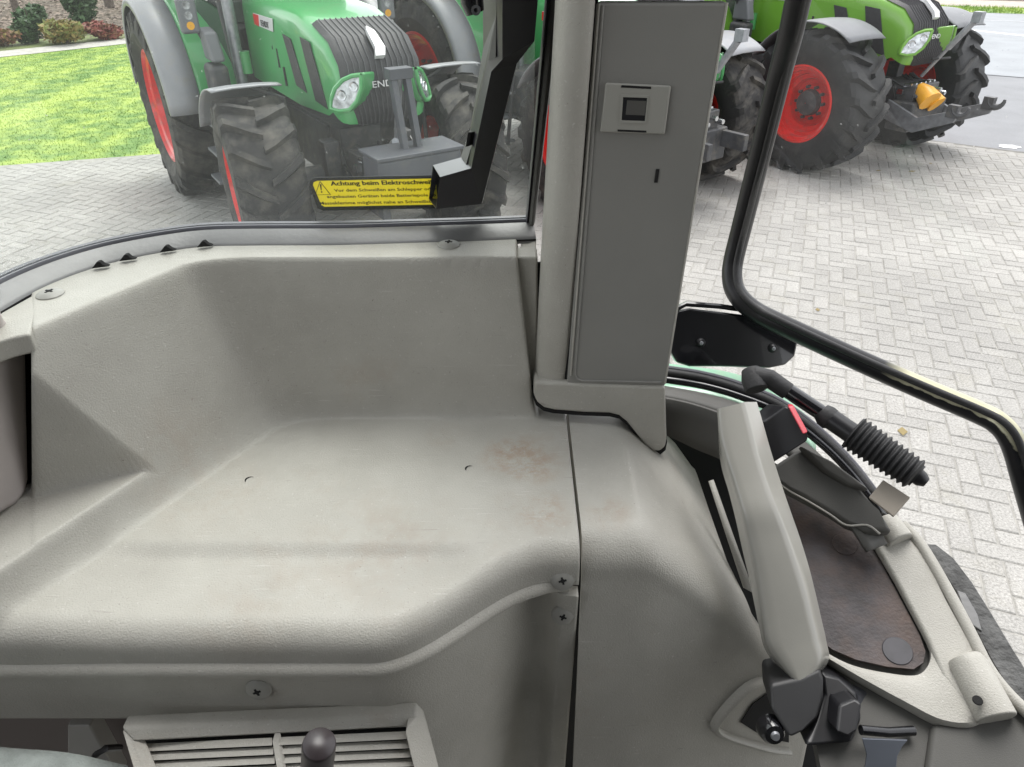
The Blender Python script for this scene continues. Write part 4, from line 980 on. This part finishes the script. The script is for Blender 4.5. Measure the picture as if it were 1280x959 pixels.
# warning sticker on the pane
M_STK = mat('sticker_yellow', (.80, .70, .07), .4, var=.06, vscale=40)
_t = M_STK.node_tree; _b = _t.nodes['Principled BSDF']; _tl = _t.nodes.new('ShaderNodeBsdfTranslucent'); _tl.inputs[0].default_value = (.85, .76, .08, 1); _mx = _t.nodes.new('ShaderNodeMixShader'); _mx.inputs[0].default_value = .6
_t.links.new(_b.outputs[0], _mx.inputs[1]); _t.links.new(_tl.outputs[0], _mx.inputs[2]); _t.links.new(_mx.outputs[0], _t.nodes['Material Output'].inputs[0])
SY = .800; so_ = [(388, 226), (394, 222.5), (545, 219.5), (548, 224), (551, 256), (548, 261), (404, 264), (397, 261), (386.5, 232)]
stk = MB(); stk.prism([atY(x, y, SY) for x, y in so_], (0, .0005, 0)); stk = MB(); si_ = [(392, 228.5), (396.5, 226.6), (543, 223.6), (545, 227), (547, 253), (545.5, 256.5), (405.5, 259.3), (401.5, 257), (391, 232)]
for a in range(9): b = (a + 1) % 9; stk.prism([atY(*so_[a], SY - .0010), atY(*so_[b], SY - .0010), atY(*si_[b], SY - .0010), atY(*si_[a], SY - .0010)], (0, .0008, 0))
sticker = stk.build('warning_sticker', mat('sticker_black', (.006, .006, .006), .5), CAB, smooth=False)
MB().prism([atY(x, y, SY - .0006) for x, y in ((390.5, 227), (395, 225), (544, 222), (546, 225), (548.5, 255), (547, 258.5), (404.5, 261.5), (399.5, 259), (389.5, 232))], (0, .0004, 0)).build('sticker_face', M_STK, sticker, smooth=False)
M_INK = mat('sticker_ink', (.008, .006, .006), .5)
def stext(s, px, py, wpx, hpx, par=sticker):
    a = atY(px, py, SY - .0012); b = atY(px + wpx, py - wpx * .017, SY - .0012); u = atY(px - hpx * .30, py - hpx, SY - .0012)
    cu = bpy.data.curves.new('t', 'FONT'); cu.body = s; cu.resolution_u = 2; cu.offset = .022; tmp = bpy.data.objects.new('t', cu); dg = bpy.context.evaluated_depsgraph_get()
    me = bpy.data.meshes.new_from_object(tmp); bpy.data.objects.remove(tmp); xs_ = [v.co.x for v in me.vertices]; w_ = max(xs_) - min(xs_); x0_ = min(xs_)
    l = Vector(list(CAB['wl']))
    for v in me.vertices:
        v.co = a + (b - a) * ((v.co.x - x0_) / w_) + (u - a) * (v.co.y / .72) - l
    me.materials.clear(); me.materials.append(M_INK); o = bpy.data.objects.new('lettering', me); COL.objects.link(o); o.parent = par; return o
for dx in (0, .35): stext('Achtung beim Elektroschweißen', 413.5 + dx, 232.6, 140, 5.4)
stext('Vor dem Schweißen am Schlepper oder', 418, 240.4, 128, 3.7); stext('angebauten Geräten beide Batteriepole ab', 409, 248.2, 136, 3.7); stext('Masseklemme möglichst nahe an Schweißstelle', 400, 256.4, 150, 3.7)
tri = [(400, 227.5), (413, 243.8), (394, 244.3)]
MB().tube([atY(x, y, SY - .0012) for x, y in tri + tri[:1]], .0009, 4, squash=.4).build('warning_triangle', M_INK, sticker)
MB().prism([atY(x, y, SY - .0014) for x, y in ((399.6, 231), (401.8, 231), (402, 238.5), (401, 238.5))], (0, .0003, 0)).build('warning_mark', M_INK, sticker)
MB().prism([atY(x, y, SY - .0014) for x, y in ((401, 239.8), (402.8, 239.8), (403, 241.5), (401.3, 241.5))], (0, .0003, 0)).build('warning_mark', M_INK, sticker)

# black air duct hanging in front of the pane
DUCT = empty('air_duct', atY(580, 262, .735), 'black angled plastic duct with open square foot hanging in front of the window', 'duct', world=True)
Lb = [(603, -160, .80), (603, 0, .80), (605, 60, .80), (588, 163, .80), (577, 197, .80), (541, 207, .80)]
Lf = [(633, -160, .742), (628, 20, .742), (628, 75, .742), (614, 90, .742), (589, 211, .742), (550, 222, .742)]
Rf = [(678, -160, .765), (672, 5, .765), (668, 52, .765), (646, 80, .765), (602, 256, .765), (545, 262, .742)]
Rb = [(676, -160, .81), (670, 5, .81), (667, 50, .81), (645, 80, .81), (604, 250, .81), (536, 250, .80)]
rows = [[atY(*a) for a in (l1, l2, l3, l4, l1)] for l1, l2, l3, l4 in zip(Lb, Lf, Rf, Rb)]
M_DUCT = mat('black_duct_plastic', (.016, .016, .02), .3, var=.15, vscale=30)
d_ = MB(); d_.sheet(rows); d_.build('duct_shell', M_DUCT, DUCT, solid=.002, bevel=.0012, seg=2, smooth=True, angle=20)
gs = MB(); gs.prism([atY(x, y, .7995 - .0575 * f) for x, y, f in ((604, -160, .02), (605.5, 60, 0), (589, 163, 0), (577.5, 196, 0), (584, 206, .62), (598, 158, .3), (621, 75, .7), (622, 20, .7), (626, -160, .7))], (-.0012, -.0012, 0)); gs.build('duct_side_lit', mat('duct_lit_grey', (.07, .07, .067), .42, var=.1, vscale=20), DUCT, smooth=False)  # grey sheet painting the light on the black duct's left face
MB().prism([atY(x, y, .768) for x, y in ((590, 165), (594, 165), (591, 181), (587, 183))], (-.004, -.004, 0)).build('duct_slot', M_VOID, DUCT, smooth=False)
MB().tube([atY(588, -40, .76), atY(590, 4, .76), atY(594, 17, .76)], [.012, .011, .009], 12).build('wiper_pivot', M_BLKP, DUCT)
MB().lathe([(.002, -.003), (.0045, -.003), (.0045, .0)], 14, c=atY(595, 13, .745)).build('pivot_bolt', M_CHR, DUCT)

# ------------------------------------------------------------------ door
DOOR = empty('cab_door', atY(912, 340, .86), 'black tubular door frame with glass, hinged right of the pillar, pale yellowish patch on its lower corner', 'door', world=True)
def P3(px, py, z): r = ray(px, py); return r * z + Vector((0, 0, CAMH))   # z = distance along the lens axis
seq = [(1046, -160, .60), (1003, -20, .69), (989, 40, .735), (972, 105, .79), (946, 210, .862), (927, 285, .905), (917, 325, .92), (915, 345, .92), (918, 362, .915), (928, 377, .905), (944, 390, .895), (965, 401, .885), (1060, 445, .855), (1150, 485, .825), (1225, 517, .80), (1248, 530, .79), (1262, 546, .785), (1272, 570, .785), (1283, 610, .79), (1320, 740, .82)]
pts = [P3(*s_) for s_ in seq]
def catm(P_, n=5):
    return dens(P_, n)
M_TUBE = mat('black_tube_paint', (.008, .008, .009), .35, spec=.35)
def worn():  # pale half-metallic patch on upward faces near the lower corner
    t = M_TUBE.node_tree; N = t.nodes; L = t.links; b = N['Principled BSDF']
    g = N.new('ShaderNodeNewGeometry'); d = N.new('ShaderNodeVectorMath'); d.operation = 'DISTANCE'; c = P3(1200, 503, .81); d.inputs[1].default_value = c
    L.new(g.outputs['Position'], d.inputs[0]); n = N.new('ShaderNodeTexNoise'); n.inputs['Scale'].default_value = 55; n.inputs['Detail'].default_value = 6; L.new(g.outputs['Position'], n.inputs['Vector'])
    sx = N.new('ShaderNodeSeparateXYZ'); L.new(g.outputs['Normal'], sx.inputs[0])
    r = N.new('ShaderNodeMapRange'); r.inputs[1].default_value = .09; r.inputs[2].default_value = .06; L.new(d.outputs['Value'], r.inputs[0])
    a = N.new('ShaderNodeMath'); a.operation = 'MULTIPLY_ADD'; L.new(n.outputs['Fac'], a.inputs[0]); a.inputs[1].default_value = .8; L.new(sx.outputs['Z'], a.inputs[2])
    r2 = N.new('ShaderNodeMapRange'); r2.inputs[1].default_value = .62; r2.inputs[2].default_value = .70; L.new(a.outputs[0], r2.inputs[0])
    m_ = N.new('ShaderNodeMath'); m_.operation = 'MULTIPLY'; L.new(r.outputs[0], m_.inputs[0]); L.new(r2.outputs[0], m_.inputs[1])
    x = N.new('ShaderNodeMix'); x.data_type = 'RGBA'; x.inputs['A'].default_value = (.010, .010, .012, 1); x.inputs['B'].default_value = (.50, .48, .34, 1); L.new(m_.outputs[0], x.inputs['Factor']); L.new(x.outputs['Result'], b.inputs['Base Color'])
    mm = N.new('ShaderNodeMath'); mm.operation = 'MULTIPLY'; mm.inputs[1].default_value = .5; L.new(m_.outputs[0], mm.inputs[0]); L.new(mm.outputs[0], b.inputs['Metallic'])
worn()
rad = .0128
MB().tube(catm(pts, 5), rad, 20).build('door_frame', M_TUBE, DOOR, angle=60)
cl = catm(pts, 5)
MB().tube([p + (Vector((0, 0, CAMH)) - p).normalized() * .0115 + Vector((.004, -.002, .003)) for p in cl], .0042, 8).build('frame_seal', M_RUB, DOOR, angle=60)
gl = MB(); inner = cl[4:-4]; top_ = [P3(1500, -160, .62)]; 
ctr = inner + [P3(1500, 700, .78)] + top_
gl.add(ctr, [tuple(range(len(ctr)))])
M_GLC = glassmat('clear_door_glass', (1, 1, 1), .02)
gl.build('door_glass', M_GLC, DOOR, smooth=False)
# hinge bracket
HP = atY(920, 425, .80)
br = [(838, 398), (848, 389), (862, 386), (930, 394), (975, 400), (992, 412), (998, 428), (994, 446), (982, 457), (962, 461), (900, 459), (862, 459), (846, 454), (838, 440)]
hb = MB(); HN = Vector((.05, -.9, .42)).normalized(); hb.prism([onP(x, y, HP, HN) for x, y in br], -HN * .012); hbo = hb.build('hinge_bracket', M_BLKP, DOOR, bevel=.003, seg=3)
MB().tube([onP(x, y, HP, HN) + Vector((0, .004, .002)) for x, y in ((842, 392), (858, 384), (900, 387), (935, 392), (975, 400))], .0035, 8).build('bracket_flange', M_BLKP, DOOR)
for (x, y) in ((876, 429), (966, 436)):
    MB().lathe([(.0001, -.004), (.004, -.0036), (.0058, -.001), (.006, .002)], 20, c=onP(x, y, HP + HN * .001, HN), M=Matrix.Rotation(R(-22), 3, 'X')).build('hinge_bolt', M_BLK, hbo)
    bb = MB(); bb.lathe([(.0001, -.0046), (.0022, -.0044), (.0026, -.004)], 8, c=onP(x, y, HP + HN * .001, HN), M=Matrix.Rotation(R(-22), 3, 'X')); bb.build('bolt_socket', M_STEEL, hbo)

# gas strut with bellows
STR = empty('gas_strut', P3(1110, 575, .72), 'black gas strut with ribbed rubber bellows between door hinge and sill', 'gas strut', world=True)
MB().tube([P3(938, 462, .80), P3(942, 475, .795), P3(946, 488, .79)], [.010, .0135, .0125], 18).build('ball_joint', M_RUB, STR, bevel=.001)
MB().tube([P3(944, 472, .795), P3(962, 474, .79), P3(985, 490, .785)], [.0125, .0105, .0098], 18).build('joint_neck', M_RUB, STR)
MB().tube([P3(985, 489, .785), P3(1030, 519, .77)], .0086, 18).build('rod', M_BLKP, STR)
MB().tube([P3(1026, 514, .77), P3(1032, 520, .768), P3(1038, 525, .766), P3(1040, 526, .765)], [.0095, .0125, .0125, .0100], 18).build('collar', M_RUB, STR)
MB().tube([P3(1038, 524, .765), P3(1070, 546, .752)], .0112, 18).build('sleeve', M_BLK, STR)
A_, B_ = P3(1066, 541, .753), P3(1147, 596, .72); bl = []; rr_ = []
for i in range(121):
    t = i / 120; bl.append(A_.lerp(B_, t)); ph = (t * 12) % 1; rr_.append((.0185 - .003 * t) + .0017 * math.sin(ph * 2 * math.pi) * (1 if .02 < t < .97 else 0) - (.003 if t > .97 else 0))
MB().tube(bl, rr_, 28).build('bellows', M_RUB, STR, angle=80)
MB().tube([P3(1143, 593, .722), P3(1152, 600, .718), P3(1158, 604, .716)], [.009, .008, .005], 14).build('end_nut', M_BLK, STR)
MB().prism([P3(*q) for q in ((1086, 622, .735), (1104, 600, .735), (1138, 622, .72), (1117, 646, .72))], (.001, .001, -.003)).build('strut_bracket', mat('beige_bracket', (.36, .32, .27), .5, var=.1, vscale=30), STR, bevel=.001)

# ------------------------------------------------------------------ door sill, seals, inner wheel arch
def ribbon(name, A, B, m, parent=CAB, th=.006, n=4, **kw):
    A = dens([P3(*a) for a in A], n); B = dens([P3(*b) for b in B], n)
    return MB().sheet([[a.lerp(b, t) for t in (0, .33, .66, 1)] for a, b in zip(A, B)]).build(name, m, parent, solid=th, **kw)
# own pale green mudguard showing past the pillar
FEN = [(800, 452, .98), (860, 458, .97), (920, 468, .955), (975, 492, .93), (1020, 530, .90)]
FEN2 = [(800, 490, .90), (860, 492, .89), (920, 506, .87), (975, 534, .85), (1020, 570, .83)]
ribbon('own_mudguard', FEN, FEN2, mat('pale_green_paint', (.30, .55, .38), .3, coat=.4), th=.01)
SE = [(800, 462, .885), (838, 467, .88), (880, 474, .875), (925, 487, .865), (975, 508, .85), (1025, 545, .83), (1065, 585, .81), (1098, 628, .79), (1116, 652, .81), (1128, 672, .86)]
MB().tube(catm([P3(*s_) for s_ in SE]), .0052, 12).build('door_seal', M_RUB, CAB)
MB().tube(catm([P3(x, y + 9, z - .005) for x, y, z in SE]), .0045, 12).build('door_seal_lip', M_BLKP, CAB)
MB().tube(catm([P3(x + 2, y - 6, z + .004) for x, y, z in SE]), .003, 10).build('seal_edge', M_GREYR, CAB)
SI = [(800, 478, .87), (838, 484, .865), (880, 492, .86), (925, 505, .85), (972, 528, .835), (1018, 562, .815), (1055, 600, .795), (1085, 640, .775), (1110, 680, .76)]
SI2 = [(800, 492, .85), (838, 498, .845), (875, 507, .84), (915, 522, .83), (955, 545, .82), (1000, 580, .80), (1035, 618, .78), (1062, 655, .765), (1085, 690, .75)]
ribbon('sill_rim', SI, SI2, M_PLD, th=.004, angle=60)
SI3 = [(800, 530, .87), (838, 545, .87), (870, 560, .87), (905, 575, .86), (940, 600, .85), (980, 640, .83), (1010, 670, .81), (1035, 700, .80), (1060, 730, .79)]
ribbon('sill_wall', SI2[:5], SI3[:5], M_PLD, th=.004, angle=60)
# gap floor (dark depth between flank and grab panel)
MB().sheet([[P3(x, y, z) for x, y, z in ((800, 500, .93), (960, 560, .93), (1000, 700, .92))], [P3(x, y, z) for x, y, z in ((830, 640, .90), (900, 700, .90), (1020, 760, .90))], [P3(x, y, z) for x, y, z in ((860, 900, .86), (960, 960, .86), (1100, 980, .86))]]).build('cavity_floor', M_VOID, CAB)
# perforated metal strip in the gap
cs_ = MB(); A1 = [(886, 602, .80), (905, 660, .79), (930, 735, .77)]; B1_ = [(892, 600, .80), (914, 662, .79), (943, 742, .77)]
cs_.sheet([[P3(*a), P3(*b)] for a, b in zip(A1, B1_)]); cs_.build('edge_strip', M_PL, CAB, solid=.002)

# dark grey inner panel beside the buckle
ip = [(955, 590, .80), (1000, 560, .80), (1015, 562, .795), (1050, 590, .785), (1078, 612, .775), (1098, 640, .765), (1118, 664, .75), (1085, 664, .755), (1060, 655, .765), (1040, 642, .77), (1010, 625, .78), (985, 612, .79)]
MB().prism([P3(*q) for q in ip], (.0, .004, -.014)).build('inner_panel', M_PLD, CAB, bevel=.005, seg=4)
MB().tube(dens([P3(*q) for q in ((958, 592, .80), (985, 613, .79), (1010, 627, .78), (1038, 644, .768), (1058, 657, .763), (1084, 657, .757), (1100, 668, .75))], 4), .0011, 10).build('panel_edge', M_PL, CAB)
ipe = [(1000, 556, .79), (1040, 576, .78), (1075, 602, .77), (1088, 612, .765), (1060, 606, .77), (1030, 588, .78)]
MB().prism([P3(*q) for q in ipe], (0, .005, -.01)).build('panel_lip', M_PLD, CAB, bevel=.003)

# tray with brown rubber mat
TRP = P3(1100, 750, .74); TN = Vector((-.18, -.28, .94)).normalized()
def tr(px, py, off=0): return onP(px, py, TRP + TN * off, TN)
matp = [(958, 585), (985, 600), (1010, 622), (1035, 640), (1050, 650), (1068, 660), (1082, 668), (1090, 682), (1150, 795), (1157, 815), (1154, 829), (1142, 837), (1110, 834), (1070, 825), (1040, 812), (1020, 796), (990, 740), (960, 650)]
mt_ = MB(); mt_.prism([tr(x, y, -.004) for x, y in matp], -TN * .004)
M_MAT = mat('worn_brown_mat', (.062, .054, .056), .6, var=.4, vscale=40, bump=.4, bscale=300, dirt=(.12, .075, .055), dscale=9, dlow=.45, dhigh=.7)
mt_.build('floor_mat', M_MAT, CAB)
for (x, y, r_) in ((1056, 681, .0135), (1122, 814, .0145)):
    M = TN.to_track_quat('Z', 'Y').to_matrix(); MB().lathe([(.0001, .0006), (r_ * .93, .0006), (r_, -.001)], 32, c=tr(x, y, -.0035), M=M, axis='z').build('mat_stud', mat('mat_stud_rubber', (.06, .058, .066), .5, var=.2, vscale=60) if y > 700 else M_MAT, CAB)
MB().prism([tr(x, y, -.012) for x, y in ((940, 560), (1060, 640), (1110, 655), (1150, 690), (1230, 835), (1330, 935), (1330, 1030), (1040, 1030), (1000, 830), (960, 700))], -TN * .02).build('tray_base', M_PLD, CAB)
# frame round the mat
frm = dens([tr(x, y) for x, y in ((1040, 636), (1060, 650), (1084, 660), (1096, 680), (1125, 735), (1156, 793), (1164, 818), (1158, 836), (1143, 845), (1110, 842), (1068, 833), (1036, 818), (1012, 800))], 5)
outr = dens([tr(x, y) for x, y in ((1046, 622), (1066, 640), (1100, 650), (1150, 690), (1185, 755), (1220, 820), (1240, 868), (1225, 905), (1180, 905), (1130, 880), (1080, 852), (1046, 832), (1020, 816))], 5)
rows = []
for i_, (a, b) in enumerate(zip(frm, outr)):
    o_, q_ = a, b; row = [a - TN * .005]
    for t in (0, .05, .12, .3, .6, .85, .95, 1): row.append(a.lerp(b, t) + TN * (.0035 * math.sin(math.pi * min(1, t * 3) / 2)) - TN * (.004 if t == 1 else 0))
    row.append(b - TN * .03); rows.append(row)
MB().sheet(rows).build('tray_frame', M_PL, CAB, angle=55)
MB().prism([tr(x, y, .004) for x, y in ((1086, 668), (1100, 656), (1128, 656), (1150, 688), (1175, 735), (1212, 805), (1228, 868), (1205, 880), (1178, 845), (1160, 800), (1120, 725))], -TN * .012).build('tray_rail', M_PL, CAB, bevel=.004, seg=4)
# hinge knuckles
for (a, b, r_) in (((1093, 662), (1142, 668), .0125), ((1190, 828), (1258, 880), .0175)):
    pass
kn = MB(); kn.tube([tr(1106, 650, .006), tr(1112, 660, .006), tr(1126, 678, .006)], [.013, .0145, .0145], 24); kn.build('hinge_knuckle', M_PL, CAB, bevel=.002)
kn = MB(); kn.tube([tr(1204, 822, .004), tr(1210, 832, .004), tr(1246, 900, .004)], [.015, .0175, .0180], 26); kn.build('hinge_knuckle', M_PL, CAB, bevel=.002)
MB().lathe([(.0001, .001), (.004, .001), (.0045, 0)], 16, c=tr(1222, 876, .021), M=TN.to_track_quat('Z', 'Y').to_matrix(), axis='z').build('knuckle_hole', M_VOID, CAB)
rail = [(1128, 656), (1150, 680), (1180, 730), (1212, 790), (1235, 835), (1262, 870), (1300, 905)]
MB().tube(dens([tr(x, y, .003) for x, y in rail], 4), .0058, 14).build('outer_rail', M_PL, CAB)
MB().tube(dens([tr(x - 9, y + 5, .001) for x, y in rail[1:5]], 4), .0022, 10).build('rail_gap', M_VOID, CAB)
lower = [(1228, 880), (1262, 868), (1330, 930), (1330, 1010), (1150, 1010), (1165, 905), (1200, 902)]
MB().prism([tr(x, y, -.004) for x, y in lower], -TN * .02).build('lower_trim', M_PLD, CAB, bevel=.006, seg=4)
# torn rubber flap outside the rail
fl_ = [(1152, 680), (1170, 681), (1192, 698), (1215, 728), (1240, 768), (1265, 810), (1290, 850), (1330, 905), (1330, 935), (1290, 895), (1262, 862), (1240, 826), (1222, 792), (1200, 748), (1178, 712)]
MB().prism([tr(x, y, -.003 + random.uniform(-.0012, .0012)) for x, y in fl_], -TN * .004).build('rubber_flap', mat('perished_grey_rubber', (.10, .10, .098), .75, var=.4, vscale=40, bump=1, bscale=120), CAB, bevel=.0008, seg=1)
MB().prism([tr(x, y, -.0005) for x, y in ((1196, 738), (1207, 742), (1222, 768), (1228, 790), (1216, 782), (1204, 760))], -TN * .003).build('flap_patch', M_TRIM, CAB, bevel=.001)

# ------------------------------------------------------------------ curved grab handle
GH = empty('grab_handle', P3(1000, 860, .62), 'light grey curved plastic grab panel pointed at its lower end, beside the brown mat', 'grab handle', world=True)
zs = (.735, .728, .720, .712, .703, .701, .699, .697, .695, .693, .690, .687)
Lx = [(p[0], p[1], z) for p, z in zip([(896, 512), (899, 545), (907, 575), (917, 605), (927, 640), (935, 675), (943, 710), (949, 745), (954, 780), (960, 808), (978, 834), (997, 857)], zs)]
Rx = [(p[0], p[1], z + .002) for p, z in zip([(932, 503), (939, 530), (948, 565), (959, 600), (973, 636), (987, 672), (999, 706), (1010, 740), (1019, 775), (1025, 800), (1029, 826), (1008, 857)], zs)]
Ex = [(p[0], p[1], z + .016) for p, z in zip([(946, 503), (954, 530), (963, 562), (974, 597), (986, 633), (999, 670), (1010, 705), (1019, 740), (1027, 775), (1033, 802), (1035, 828), (1009, 859)], zs)]
Bk = [(p[0], p[1], z + .035) for p, z in zip([(899, 520), (898, 552), (902, 585), (911, 616), (920, 652), (928, 688), (936, 722), (943, 756), (949, 785), (956, 812), (974, 837), (996, 859)], zs)]
LX, RX, EX, BK = [dens([P3(*q) for q in A_], 8) for A_ in (Lx, Rx, Ex, Bk)]
rows = []
for i, (l, r, e, b) in enumerate(zip(LX, RX, EX, BK)):
    nrm = (Vector((0, 0, CAMH)) - l).normalized(); cr = .0022
    rows.append([b, b.lerp(l, .5), b.lerp(l, .93), l.lerp(r, .015) , l.lerp(r, .10) + nrm * .0028, l.lerp(r, .3) + nrm * .0042, l.lerp(r, .6) + nrm * .0046, l.lerp(r, .80) + nrm * .0042, l.lerp(r, .93) + nrm * .0040, r + nrm * .0010, r.lerp(e, .3), e, e.lerp(b, .3) - nrm * .01, b])
g_ = MB(); g_.sheet(rows); g_.add(rows[0], [tuple(range(len(rows[0])))]); g_.add(rows[-1], [tuple(range(len(rows[-1])))])
gho = g_.build('handle_shell', M_PLG := mat('smooth_grey_plastic', (.33, .322, .29), .24, coat=.25, var=.05, vscale=12, bump=.1, bscale=700, spec=.6), GH, angle=50)
# seat belt buckle (upper) and retractor with tongue (lower)
BK_ = empty('seat_belt_buckle', P3(965, 580, .76), 'black seat belt buckle with red release button behind the grab handle', 'buckle', world=True)
fb = [(954, 528, .770), (982, 508, .765), (990, 512, .76), (1011, 545, .742), (1010, 552, .742), (960, 584, .76)]
MB().prism([P3(*q) for q in fb], (-.006, .028, -.016)).build('buckle_body', M_BLK, BK_, bevel=.0022, seg=3)
MB().prism([P3(*q) for q in ((985, 509, .757), (992, 508, .757), (1010, 541, .738), (1004, 544, .738))], (.003, .010, -.004)).build('release_button', mat('red_button', (.55, .05, .07), .35, var=.1), BK_, bevel=.0015)
RET = empty('seat_belt_retractor', P3(1060, 950, 0.6420), 'black plastic seat belt housing with metal tongue at the bottom, below the grab handle', 'seat belt', world=True)
MB().prism([P3(*q) for q in ((962, 856, 0.6848), (1000, 848, 0.6848), (1026, 838, 0.6848), (1030, 850, 0.6848), (1030, 875, 0.6794), (1022, 900, 0.6741), (1004, 916, 0.6688), (988, 925, 0.6634), (975, 905, 0.6688), (964, 888, 0.6741))], (.012, .05, -.03)).build('housing', M_PLDK := mat('charcoal_plastic', (.030, .030, .031), .5, var=.1, vscale=30), RET, bevel=.004, seg=4)
MB().prism([P3(*q) for q in ((1026, 840, 0.6955), (1048, 848, 0.6955), (1072, 866, 0.6848), (1078, 900, 0.6741), (1066, 930, 0.6634), (1005, 935, 0.6634), (1022, 902, 0.6794), (1031, 870, 0.6902))], (.01, .05, -.03)).build('housing_side', M_BLK, RET, bevel=.004, seg=3)
MB().prism([P3(*q) for q in ((1060, 856, 0.7009), (1110, 870, 0.6955), (1150, 890, 0.6902), (1158, 912, 0.6848), (1140, 925, 0.6794), (1070, 918, 0.6794))], (.01, .04, -.03)).build('belt_roll', mat('belt_webbing', (.035, .037, .045), .6, var=.2, vscale=40, bump=.6, bscale=500), RET, bevel=.006, seg=4)
MB().prism([P3(*q) for q in ((1049, 882, 0.6688), (1068, 874, 0.6688), (1078, 880, 0.6634), (1072, 915, 0.6527), (1060, 922, 0.6527), (1046, 916, 0.6527))], (0, .02, -.012)).build('belt_guide', M_BLK, RET, bevel=.003)
MB().tube([P3(1076, 913, 0.6581), P3(1110, 916, 0.6602), P3(1142, 914, 0.6634)], .0045, 12).build('guide_bar', M_BLKP, RET)
MB().prism([P3(*q) for q in ((1078, 924, 0.6420), (1135, 926, 0.6420), (1128, 934, 0.6399), (1122, 946, 0.6367), (1118, 985, 0.6260), (1078, 985, 0.6260), (1084, 945, 0.6367))], (0, .002, -.001)).build('tongue', mat('dark_chrome', (.10, .11, .13), .3, metal=.6, var=.1), RET, bevel=.0006, seg=2)
MB().lathe([(.0001, -.006), (.009, -.005), (.012, .0), (.013, .01)], 20, c=P3(966, 916, 0.6741), M=Matrix.Rotation(R(-30), 3, 'X')).build('anchor_bolt', M_BLKP, RET)
MB().lathe([(.0001, -.009), (.0035, -.009), (.0045, -.006)], 12, c=P3(966, 916, 0.6741), M=Matrix.Rotation(R(-30), 3, 'X')).build('anchor_pin', M_STEEL, RET)
# raised bracket frame on the flank
bfp = dens([hitH(x, y, Hr)[0] for x, y in ((985, 852), (955, 850), (934, 857), (912, 878), (896, 898), (893, 908), (905, 918), (935, 928), (965, 936), (985, 938))], 4)
MB().tube([p + Vector((-.001, -.001, .001)) for p in bfp], .0085, 14, squash=.5).build('bracket_frame', M_PL, CAB)
MB().prism([hitH(x, y, Hr)[0] + Vector((0, -.002, .002)) for x, y in ((925, 903), (940, 880), (960, 866), (985, 866), (985, 928), (955, 922))], (0, .004, -.004)).build('bracket_recess', M_VOID, CAB)

# unseen roof; walls added to block light from behind the camera
M_HL = mat('headliner', (.14, .14, .135), .9, var=.05); M_WALL = mat('added_wall_grey', (.20, .20, .19), .8, var=.05)
MB().box((-.05, -.26, CZ + .50), (1.7, 1.38, .06)).build('cab_roof_panel', M_HL, CAB, bevel=.03)  # roof cut short so that skylight reaches the shelf
MB().box((-.05, -.25, CZ - 1.35), (1.5, 1.5, .04)).build('cab_floor', mat('grey_floor_mat', (.16, .16, .15), .8, var=.1), CAB)
MB().box((-.05, -.95, CZ - .43), (1.7, .05, 1.84)).build('added_bulkhead', M_WALL, CAB)
MB().box((-.90, -.42, CZ - .84), (.05, 1.02, 1.02)).build('added_side_wall', M_WALL, CAB)
MB().box((-.90, .36, CZ - .84), (.05, .52, 1.02)).build('added_side_wall', M_WALL, CAB)
MB().box((.78, -.50, CZ - .43), (.05, .86, 1.84)).build('added_side_wall', M_WALL, CAB)
ST = empty('driver_seat', (-.05, -.50, CZ - 1.33), 'dark driver seat behind the camera, outside the photograph', 'seat', world=True)
MB().box((-.05, -.35, CZ - .85), (.5, .5, .14)).build('cushion', M_BLK, ST, bevel=.04)
MB().box((-.05, -.66, CZ - .42), (.5, .14, .75)).build('backrest', M_BLK, ST, bevel=.04)
MB().box((-.05, -.35, CZ - 1.12), (.35, .35, .4)).build('pedestal', M_BLK, ST, bevel=.02)
